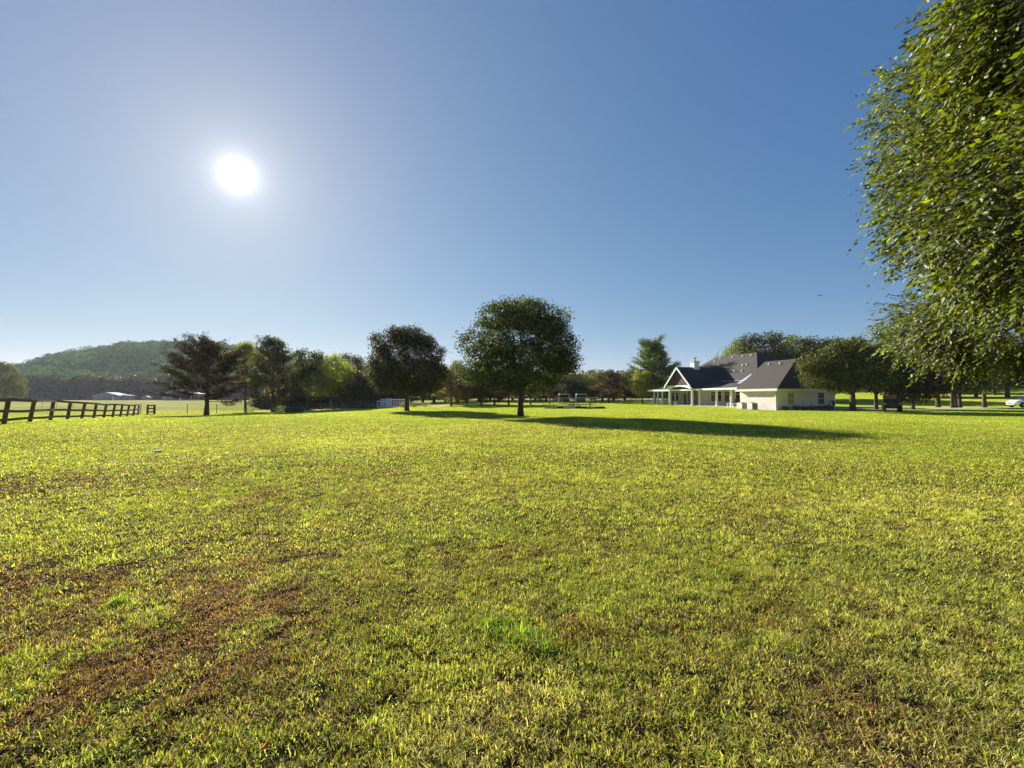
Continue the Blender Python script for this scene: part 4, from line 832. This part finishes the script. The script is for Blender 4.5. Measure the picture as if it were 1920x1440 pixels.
# ------------------------------------------------------------------ house
def house():
    t = thing('farmhouse', HC, math.atan2(UY, UX), 'long cream and white one-storey farmhouse with dark shingle roofs, columned porch and white garage end', 'house')
    def B(name, mat, *a, parent=t, bevel=0): return MB().box(*a).build(name, M[mat], parent, bevel=bevel)
    B('garage_wall', 'brick', 0, 9.62, 0, 6.0, -.5, 2.52)
    B('wall', 'cream', 6.0, 9.4, 6.03, 29.4, -.5, 2.98)
    B('wall', 'cream', 9.43, 23.6, 12.3, 24.3, -.5, 4.4); B('wall', 'cream', 9.43, 21.5, 24.33, 34.2, -.5, 4.4)
    B('wall', 'cream', 9.43, 12, 6.03, 12.27, -.5, 2.9)
    B('porch_floor', 'slab', 2.8, 5.97, 9.4, 31.6, -.4, .30); B('porch_floor', 'slab', 5.98, 9.2, 29.45, 31.6, -.4, .295)
    B('step', 'slab', 2.2, 2.78, 20.0, 24.5, -.3, .14)
    B('patio_slab', 'slab', -.1, 2.75, 6.1, 11.5, -.3, .03)
    # garage roof
    e = .42
    hull('garage_roof', [(-e, -e, 2.56), (-e, 6.35, 2.56), (9.62 + e, -e, 2.56), (9.62 + e, 6.35, 2.56), (-e, -e, 2.72), (-e, 6.35, 2.72), (9.62 + e, -e, 2.72), (9.62 + e, 6.35, 2.72), (4.8, 1.3, 6.7), (4.8, 6.35, 6.7)], M['roof'], t)
    f = MB(); f.box(-e - .05, -e - .003, -e - .05, 6.4, 2.42, 2.73); f.box(-e, 9.62 + e, -e - .05, -e - .003, 2.42, 2.70); f.build('fascia', M['trim'], t)
    B('soffit', 'white', -e, 9.62 + e, -e, 6.3, 2.524, 2.555)
    # main roof (L plan, one mesh)
    z0, z1 = 4.42, 9.5; A, Bq, Cq, D, E, Fq = (9.1, 11.9), (24.0, 11.9), (24.0, 24.7), (21.9, 24.7), (21.9, 34.6), (9.1, 34.6); R1, R2, R3 = (15.5, 18.3, z1), (15.5, 28.2, z1), (17.6, 18.3, z1)
    vs = [(*p, z0) for p in (A, Bq, Cq, D, E, Fq)] + [R1, R2, R3]
    MB().add(vs, [(0, 6, 7, 5), (0, 1, 8, 6), (1, 2, 8), (2, 3, 6, 8), (3, 4, 7, 6), (4, 5, 7), (5, 4, 3, 2, 1, 0)]).build('main_roof', M['roof'], t)
    f = MB(); f.box(9.02, 9.095, 11.85, 34.6, 4.25, 4.45); f.box(9.1, 24.0, 11.82, 11.895, 4.25, 4.45); f.build('fascia', M['trim'], t)
    hull('low_roof', [(9.2, 6.4, 2.93), (12.4, 6.4, 2.93), (12.4, 12.25, 2.93), (9.2, 12.25, 2.93), (9.6, 12.25, 4.3), (12, 12.25, 4.3), (9.6, 6.9, 4.1), (12, 6.9, 4.1)], M['roof'], t)
    # porch roof
    hull('porch_roof', [(2.7, 6.4, 2.9), (2.7, 32, 2.9), (9.05, 32, 2.9), (9.05, 6.4, 2.9), (2.7, 6.4, 3.06), (2.7, 32, 3.06), (9.05, 32, 3.06), (9.05, 6.4, 4.4), (9.05, 26.5, 4.4)], M['roof'], t)
    f = MB(); f.box(2.60, 2.697, 6.4, 32.05, 2.78, 3.08); f.box(2.7, 9.1, 32.003, 32.06, 2.78, 3.06); f.build('fascia', M['white'], t)
    B('porch_ceiling', 'cream', 2.72, 5.97, 9.6, 31.9, 2.86, 2.895)
    B('flashing', 'skytint', .25, 3.1, 6.5, 6.62, 2.7, 2.8)
    hull('breezeway_roof', [(0.8, 6.7, 3.6), (3.3, 6.7, 5.0), (.8, 7.4, 3.6), (3.3, 7.4, 5.0), (3.3, 6.7, 3.5), (3.3, 7.4, 3.5)], M['skytint'], t)
    # columns
    for v in (11.2, 14.2, 18.2, 28.3, 29.7, 30.8):
        c = MB(); c.lathe([(.17, .42), (.165, 1.4), (.14, 2.62)], 14, (3.3, v, 0)); c.box(3.1, 3.5, v - .2, v + .2, .30, .42); c.box(3.13, 3.47, v - .17, v + .17, 2.62, 2.86); c.build('column', M['white'], t)
    for v in (19.3, 25.3):
        c = MB(); c.lathe([(.18, .42), (.175, 1.6), (.15, 3.2)], 14, (2.75, v, 0)); c.box(2.54, 2.96, v - .21, v + .21, .28, .42); c.build('column', M['white'], t)
    B('column', 'white', 6.8, 7.1, 30.8, 31.1, .3, 2.86)
    # portico
    vr, v0, v1, zr, ze = 22.3, 18.7, 25.9, 6.96, 3.5
    m = MB()
    for s, vv in ((-1, v0), (1, v1)):
        m.prism([(0, vr, zr), (0, vv, ze), (0, vv, ze - .16), (0, vr, zr - .18)], (2.0, 0, 0), (12.6, 0, 0))
    m.build('portico_roof', M['roof'], t)
    MB().prism([(0, vr, zr - .2), (0, v0 + .5, ze + .25), (0, v1 - .5, ze + .25)], (2.35, 0, 0), (2.6, 0, 0)).build('gable', M['shake'], t)
    MB().prism([(0, vr, zr - .25), (0, v0 + .3, ze - .05), (0, v1 - .3, ze - .05)], (2.65, 0, 0), (12.0, 0, 0)).build('gable_core', M['cream'], t)
    for vv in (v0, v1): MB().prism([(0, vr, zr + .02), (0, vv, ze + .02), (0, vv, ze - .32), (0, vr, zr - .36)], (1.90, 0, 0), (1.99, 0, 0)).build('rake_board', M['white'], t)
    # arched beam
    n = 14; top = [(0, v0 + .35 + (v1 - v0 - .7) * i / n, 3.72) for i in range(n + 1)]; bot = [(0, v0 + .35 + (v1 - v0 - .7) * i / n, 3.0 + .52 * math.sin(math.pi * i / n)) for i in range(n + 1)]
    m = MB()
    for i in range(n): m.prism([top[i], top[i + 1], bot[i + 1], bot[i]], (2.30, 0, 0), (2.62, 0, 0))
    m.build('arch_beam', M['white'], t)
    B('portico_ceiling', 'cream', 2.64, 5.9, v0 + .4, v1 - .4, 3.40, 3.44); B('portico_wall', 'cream', 5.90, 5.99, v0 + .5, v1 - .5, .31, 3.4)
    B('fireplace_stack', 'stone', 5.35, 5.88, 21.9, 23.5, .3, 3.38)
    B('stone_pier', 'stone', 5.5, 5.97, 21.2, 21.6, .3, 2.85)
    # chimney
    ch = B('chimney', 'white', 5.3, 6.4, 22.4 - .55, 22.4 + .55, 6.0, 7.95); B('cap', 'trim', 5.2, 6.5, 21.75, 23.05, 7.955, 8.05, parent=ch)
    MB().lathe([(.16, 8.05), (.16, 8.45), (.34, 8.5), (.34, 8.66), (.1, 8.74)], 10, (5.85, 22.4, 0)).build('flue', M['metal'], ch)
    # doors and windows on the porch wall (u = 6)
    def win(v, w, za, zb, u=6.0, mat='glass', name='window', mull=True):
        d = .04; f = MB(); a, b = v - w / 2, v + w / 2; k = .09
        f.box(u - d, u - .002, a - k, a, za - k, zb + k); f.box(u - d, u - .002, b, b + k, za - k, zb + k)
        f.box(u - d, u - .002, a, b, zb, zb + k); f.box(u - d, u - .002, a, b, za - k, za)
        if mull: f.box(u - d, u - .015, a, b, zb - .42, zb - .36)
        o = f.build(name, M['white'], t); MB().box(u - .014, u - .003, a, b, za, zb).build('pane', M[mat], o)
    win(20.2, 1.5, .34, 2.35, mat='glass', name='patio_door', mull=False)
    win(18.1, .95, .95, 2.55, mat='blind'); win(16.6, .8, .95, 2.55, mat='glass'); win(15.0, 1.1, .95, 2.55, mat='blind'); win(12.7, .8, .6, 2.5); win(11.3, .6, .9, 2.5)
    win(28.7, .6, .9, 2.5); win(27.5, .7, .9, 2.5); win(24.1, .6, .9, 2.6, u=5.9)
    win(25.6 - .45, .85, .36, 2.35, u=5.9, mat='door', name='front_door', mull=False)
    # garage windows facing the camera (v = 0)
    for ua, ub in ((1.65, 2.75), (6.75, 7.85)):
        f = MB(); k = .08; za, zb = .75, 2.2
        f.box(ua - k, ua, -.05, -.002, za - k, zb + k); f.box(ub, ub + k, -.05, -.002, za - k, zb + k); f.box(ua, ub, -.05, -.002, zb, zb + k); f.box(ua, ub, -.05, -.002, za - k, za); f.box(ua, ub, -.045, -.015, (za + zb) / 2 - .03, (za + zb) / 2 + .03)
        o = f.build('window', M['white'], t); MB().box(ua, ub, -.014, -.003, za, zb).build('pane', M['blind'] if ua > 5 else M['glass'], o)
    B('downspout', 'white', 9.5, 9.6, -.12, -.02, .0, 2.45); B('downspout', 'trim', -.12, -.02, .05, .15, .0, 2.45)
    # roof vents
    for u, v in ((14.9, 18.9), (14.9, 20.8), (14.9, 23.2), (14.9, 26.3), (14.4, 27.2), (12.6, 17.6), (12.5, 18.4), (11.3, 19.0), (11.2, 17.2)):
        z = 9.5 - .794 * (15.5 - u); MB().box(u - .14, u + .14, v - .16, v + .16, z - .1, z + .22).build('roof_vent', M['trim'], t, bevel=.05)
    for u, v in ((4.1, 5.0), (4.1, 3.2)):
        z = 2.72 + (u + .42) * .7625; MB().box(u - .12, u + .12, v - .13, v + .13, z - .1, z + .22).build('roof_vent', M['trim'], t, bevel=.05)
    return t
house()
def hp(u, v, z=None):
    x = HC.x + u * UX - v * UY; y = HC.y + u * UY + v * UX; return (x, y, gz(x, y) if z is None else z)
HR = math.atan2(UY, UX)
for u, v, lab in ((-1.0, 4.6, 'left of two box air conditioning units against the white garage wall'), (-1.0, 2.9, 'right of two box air conditioning units against the white garage wall')):
    t = thing('air_conditioner', hp(u, v), HR, lab, 'air conditioner', 'air conditioning units by the garage')
    MB().box(-.45, .45, -.45, .45, .08, .9).build('casing', M['trim'], t, bevel=.03)
    m = MB()
    for k in range(9): m.box(-.40 + k * .095, -.36 + k * .095, -.47, -.452, .15, .85)
    m.build('grille', M['darkmetal'], t); MB().lathe([(.36, .9), (.36, .94), (.1, .97)], 16).build('fan_guard', M['darkmetal'], t); MB().box(-.55, .55, -.55, .55, -.15, .08).build('pad', M['slab'], t)
def white_table():
    t = thing('patio_table', hp(1.0, 8.6, .03), HR, 'small white plastic table at the porch end beside the garage', 'table')
    MB().box(-.55, .55, -.4, .4, .66, .71).build('tabletop', M['white'], t, bevel=.015)
    for x, y in ((-.48, -.33), (.48, -.33), (-.48, .33), (.48, .33)): MB().beam((x * 1.05, y * 1.05, 0), (x, y, .66), .07).build('leg', M['white'], t)
white_table()
def wicker(u, v, rz, lab):
    t = thing('patio_chair', hp(u, v, .30), HR + rz, lab, 'chair', 'dark round chairs on the porch')
    MB().lathe([(.12, .28), (.45, .34), (.56, .5), (.5, .52), (.3, .42), (.05, .40)], 14).build('seat', M['black'], t, smooth=True)
    m = MB(); Mx = Matrix.Translation((0, .38, .68)) @ Matrix.Rotation(math.radians(70), 4, 'X'); m.lathe([(.1, -.03), (.5, -.05), (.52, .02), (.1, .06)], 16, M=Mx); m.build('backrest', M['black'], t, smooth=True)
    for a in range(4): MB().tube([(.3 * math.cos(a * 1.57 + .8), .3 * math.sin(a * 1.57 + .8), .3), (.36 * math.cos(a * 1.57 + .8), .36 * math.sin(a * 1.57 + .8), 0)], .03, 5).build('leg', M['black'], t)
wicker(4.2, 11.9, 1.2, 'left of two round dark chairs behind the last porch column'); wicker(4.2, 10.4, 1.6, 'right of two round dark chairs behind the last porch column')
def pot(u, v, z, lab, s=1.0):
    t = thing('planter', hp(u, v, z), 0, lab, 'planter'); t.scale = (s, s, s)
    MB().lathe([(.16, 0), (.24, .36), (.27, .36), (.27, .42), (.2, .42)], 14).build('pot', M['white'], t)
    g = np.random.default_rng(int(v * 10)); P = rdir(g, 120) * .26 + np.array([0, 0, .62]); link('foliage', leaf_mesh('foliage', P, rdir(g, 120), np.full(120, .14), .5, leaf_cols(g, 120, (.06, .09, .03)), g), M['leaf'], t)
pot(4.4, 29.0, .3, 'white planter on the left end of the porch', 1.6); pot(3.4, 24.5, .3, 'white planter beside the portico column near the front door', 1.1)
for i, (u, w, h) in enumerate([(.6, .9, .5), (2.3, 1.0, .6), (3.6, .7, .45), (4.9, 1.3, .55), (6.3, 1.1, .5), (7.6, 1.1, .6)]):
    x, y, z = hp(u, -.7); shrub(CX + x / y * F, y, w, h, ['first', 'second', 'third', 'fourth', 'fifth', 'sixth'][i] + ' dark low plant from the left corner along the garage front', seed=60 + i, n=260, base=(.035, .04, .02), name='garden_plant', cat='plant')
def barrow():
    t = thing('wheelbarrow', hp(8.7, -.45), HR, 'black wheelbarrow stood on end against the right end of the garage wall', 'wheelbarrow')
    m = MB(); n = 10; out = [(.42 * math.cos(a), 0, .55 + .6 * math.sin(a)) for a in np.linspace(-.2, math.pi + .2, n)]; inn = [(.28 * math.cos(a), .18, .55 + .42 * math.sin(a)) for a in np.linspace(-.2, math.pi + .2, n)]
    m.add(out + inn, [(i, i + 1, n + i + 1, n + i) for i in range(n - 1)]); m.build('tray', M['black'], t)
    for s in (-1, 1): MB().tube([(s * .3, .1, 0), (s * .25, .25, 1.2)], .025, 6).build('handle', M['black'], t)
    wheel(t, 0, -.05, .2, .1)
barrow()

# ------------------------------------------------------------------ driveway and vehicles
def driveway():
    xs = np.linspace(44, 130, 90); V = []; Fc = []
    for i, x in enumerate(xs):
        w = 1.6 + .25 * math.sin(x * .3)
        for s in (-1, -.33, .33, 1):
            y = drive_y(x) + s * w; V.append((x, y, gz(x, y) + .03))
    for i in range(len(xs) - 1):
        for k in range(3): q = i * 4 + k; Fc.append((q, q + 4, q + 5, q + 1))
    me = bpy.data.meshes.new('driveway'); me.from_pydata(V, [], Fc); me.update(); tag(link('driveway', me, M['drive'], smooth=True), kind='structure')
driveway()
def utv():
    Y = 48.8; X = at(1671, Y); az = math.atan2(X, Y); t = thing('utility_vehicle', (X, Y, gz(X, Y)), -az + .06, 'black side-by-side utility vehicle with roof parked facing away on the grass', 'utility vehicle')
    # local +y is forward (away), x across
    b = MB(); b.box(-.72, .72, -1.45, -.45, .62, .74); b.box(-.74, -.68, -1.45, -.45, .74, 1.08); b.box(.68, .74, -1.45, -.45, .74, 1.08); b.box(-.68, .68, -1.47, -1.41, .72, 1.08); b.box(-.68, .68, -.5, -.45, .74, 1.08)
    b.build('cargo_bed', M['black'], t)
    MB().box(-.55, .55, -1.2, 1.35, .36, .60).build('chassis', M['black'], t, bevel=.03)
    MB().prism([(0, .75, .6), (0, 1.5, .6), (0, 1.45, .95), (0, .85, 1.12)], (-.66, 0, 0), (.66, 0, 0)).build('hood', M['black'], t, bevel=.04)
    for s in (-1, 1):
        m = MB(); m.tube([(s * .68, -.42, .7), (s * .66, -.38, 1.30), (s * .60, -.30, 1.86), (s * .60, .45, 1.88), (s * .64, .95, 1.15), (s * .66, 1.0, .7)], .035, 6); m.build('roll_bar', M['black'], t)
        MB().box(s * .70 - .07, s * .70 + .07, -.9, -.3, .56, .70).build('rear_fender', M['black'], t)
    MB().tube([(-.62, -.36, 1.32), (.62, -.36, 1.32)], .03, 6).build('cross_bar', M['black'], t)
    MB().box(-.68, .68, -.42, .62, 1.87, 1.94).build('roof', M['black'], t, bevel=.03)
    for s in (-.33, .33):
        MB().box(s - .27, s + .27, -.35, .15, .66, .80).build('seat', M['black'], t, bevel=.05); MB().box(s - .25, s + .25, -.38, -.25, .80, 1.30).build('seat_back', M['black'], t, bevel=.05)
    MB().box(-.56, .56, .80, .82, 1.15, 1.8).build('windscreen', M['glass'], t)
    for s in (-1, 1):
        wheel_r = .34
        for y in (-.98, .98):
            Mx = Matrix.Translation((s * .66, y, wheel_r)) @ Matrix.Rotation(math.pi / 2, 4, 'Y'); w = .27; r = wheel_r
            ty = MB().lathe([(r * .55, -w / 2), (r * .9, -w / 2), (r, -w / 2 + .05), (r, w / 2 - .05), (r * .9, w / 2), (r * .55, w / 2)], 18, M=Mx).build('wheel', M['rubber'], t); MB().lathe([(.05, -w / 2 - .01), (r * .53, -w / 2 + .03), (r * .53, w / 2 - .03), (.05, w / 2 + .01)], 10, M=Mx).build('rim', M['darkmetal'], ty)
        MB().box(s * .60 - .07, s * .60 + .07, -1.49, -1.472, .80, .92).build('tail_light', M['metal'], t)
    MB().box(-.13, .13, -1.50, -1.475, .60, .67).build('reflector', M['red'], t); MB().box(-.5, .5, -1.5, -1.4, .45, .52).build('bumper', M['black'], t)
utv()
def suv():
    Y = 68.5; X = at(1926, Y); t = thing('parked_car', (X, Y, gz(X, Y) + .03), math.radians(172), 'white crossover car nosing in from the right edge on the drive', 'car'); t.scale = (1, 1, 1.1)
    # local +x forward, lofted cross sections: (x, half width, z bottom, z belt, z top, half width top)
    sec = [(-2.25, .70, .45, .95, 1.05, .62), (-2.1, .86, .30, 1.0, 1.45, .62), (-1.6, .92, .24, 1.02, 1.60, .66), (-.6, .93, .22, 1.0, 1.66, .68), (.3, .93, .22, .98, 1.60, .66), (.75, .93, .22, .97, 1.32, .70), (1.2, .92, .22, .96, 1.03, .80), (1.75, .90, .24, .88, .97, .78), (2.15, .84, .30, .74, .86, .70), (2.32, .66, .42, .62, .70, .5)]
    V = []; n = 10
    for x, hw, zb, zl, zt, ht in sec:
        V += [(x, -hw * .9, zb), (x, -hw, (zb + zl) / 2), (x, -hw * .97, zl), (x, -ht, zt), (x, -ht * .5, zt + .03), (x, ht * .5, zt + .03), (x, ht, zt), (x, hw * .97, zl), (x, hw, (zb + zl) / 2), (x, hw * .9, zb)]
    Fc = [(i * n + k, i * n + (k + 1) % n, (i + 1) * n + (k + 1) % n, (i + 1) * n + k) for i in range(len(sec) - 1) for k in range(n)] + [tuple(range(n)), tuple(range((len(sec) - 1) * n, len(sec) * n))[::-1]]
    MB().add(V, Fc).build('body', M['carpaint'], t, smooth=True)
    for s in (-1, 1):
        MB().prism([(.95, 0, 1.03), (.25, 0, 1.53), (-.5, 0, 1.57), (-1.5, 0, 1.50), (-1.85, 0, 1.07)], (0, s * .80, 0), (0, s * .965 - s * .04, 0)).build('side_window', M['glass'], t)
        MB().prism([(2.18, 0, .72), (1.65, 0, .84), (1.75, 0, .70), (2.14, 0, .60)], (0, s * .50, 0), (0, s * .93, 0)).build('headlight', M['head'], t)
        for x in (-1.4, 1.42): wheel(t, x, s * .84, .36, .24)
        MB().box(.72, .9, s * 1.0 - .1, s * 1.0 + .1, .98, 1.12).build('mirror', M['carpaint'], t, bevel=.03)
    MB().add([(.42, -.63, 1.60), (.42, .63, 1.60), (1.28, .78, 1.06), (1.28, -.78, 1.06), (.36, -.6, 1.5), (.36, .6, 1.5), (1.1, .75, 1.0), (1.1, -.75, 1.0)], [(0, 1, 2, 3), (7, 6, 5, 4), (0, 4, 5, 1), (1, 5, 6, 2), (2, 6, 7, 3), (3, 7, 4, 0)]).build('windscreen', M['glass'], t)
    MB().box(2.18, 2.345, -.45, .45, .50, .66).build('grille', M['black'], t, bevel=.02); MB().box(2.1, 2.30, -.7, .7, .26, .38).build('lower_bumper', M['black'], t, bevel=.02)
suv()

# ------------------------------------------------------------------ rubbish and leaves on the lawn, a bird
def flat_leaf(px, py, s, mat, label, cat='leaf', name='fallen_leaf', rz=0.0):
    x, y = gp(px, py); t = MB(); n = 9
    pts = [(s * math.cos(a) * (1 + .25 * math.cos(3 * a)), s * .6 * math.sin(a), .012 * math.sin(2 * a)) for a in np.linspace(0, 2 * math.pi, n, endpoint=False)]
    t.prism(pts, (0, 0, 0), (0, 0, .003)); o = t.build(name, M[mat]); o.location = (x, y, gz(x, y) + .05); o.rotation_euler = (.35, .2, rz); tag(o, label, cat)
flat_leaf(1072, 1163, .022, 'leafdead', 'small orange leaf on the lawn right of the green tuft', rz=.6)
flat_leaf(508, 1408, .018, 'leafdead', 'orange-brown leaf near the bottom edge left of centre', rz=1.2)
flat_leaf(82, 926, .055, 'leafdead', 'dark red leaf on the lawn near the left edge', rz=.2)
flat_leaf(1193, 1170, .02, 'litter', 'tiny pale scrap on the lawn right of the orange leaf', 'litter', 'litter', 2.0)
flat_leaf(297, 851, .10, 'litter', 'pale litter scrap in the mid lawn at left', 'litter', 'litter', .1)
flat_leaf(162, 960, .035, 'litter', 'small white scrap on the lawn below the red leaf', 'litter', 'litter', .7)
def bird():
    Y = 70; X = at(1541, Y); z = EYE + (HZ - 553) * Y / F; t = thing('flying_bird', (X, Y, z), .6, 'tiny dark bird flying in the sky above the garage tree', 'bird')
    MB().lathe([(.01, -.22), (.05, -.1), (.075, 0), (.06, .12), (.035, .18), (.045, .22), (.01, .30)], 8, M=Matrix.Rotation(math.pi / 2, 4, 'Y')).build('body', M['feather'], t, smooth=True)
    for s in (-1, 1): MB().prism([(-.08, s * .03, .02), (.1, s * .03, .02), (.08, s * .25, .10), (-.02, s * .5, .06), (-.08, s * .25, .09)], (0, 0, 0), (0, 0, .012)).build('wing', M['feather'], t)
    MB().prism([(-.2, -.03, 0), (-.2, .03, 0), (-.36, .06, 0), (-.36, -.06, 0)], (0, 0, 0), (0, 0, .01)).build('tail', M['feather'], t)
bird()

# ------------------------------------------------------------------ air
def haze():
    m, t = newmat('haze_air'); o = N(t, 'ShaderNodeOutputMaterial'); v = N(t, 'ShaderNodeVolumePrincipled')
    v.inputs['Color'].default_value = (.80, .86, 1.0, 1); v.inputs['Density'].default_value = .00009; v.inputs['Anisotropy'].default_value = .25
    t.links.new(v.outputs[0], o.inputs['Volume'])
    b = MB().box(-1400, 1400, -1400, 1400, -66, 115).build('haze', m); tag(b, kind='stuff')
haze()
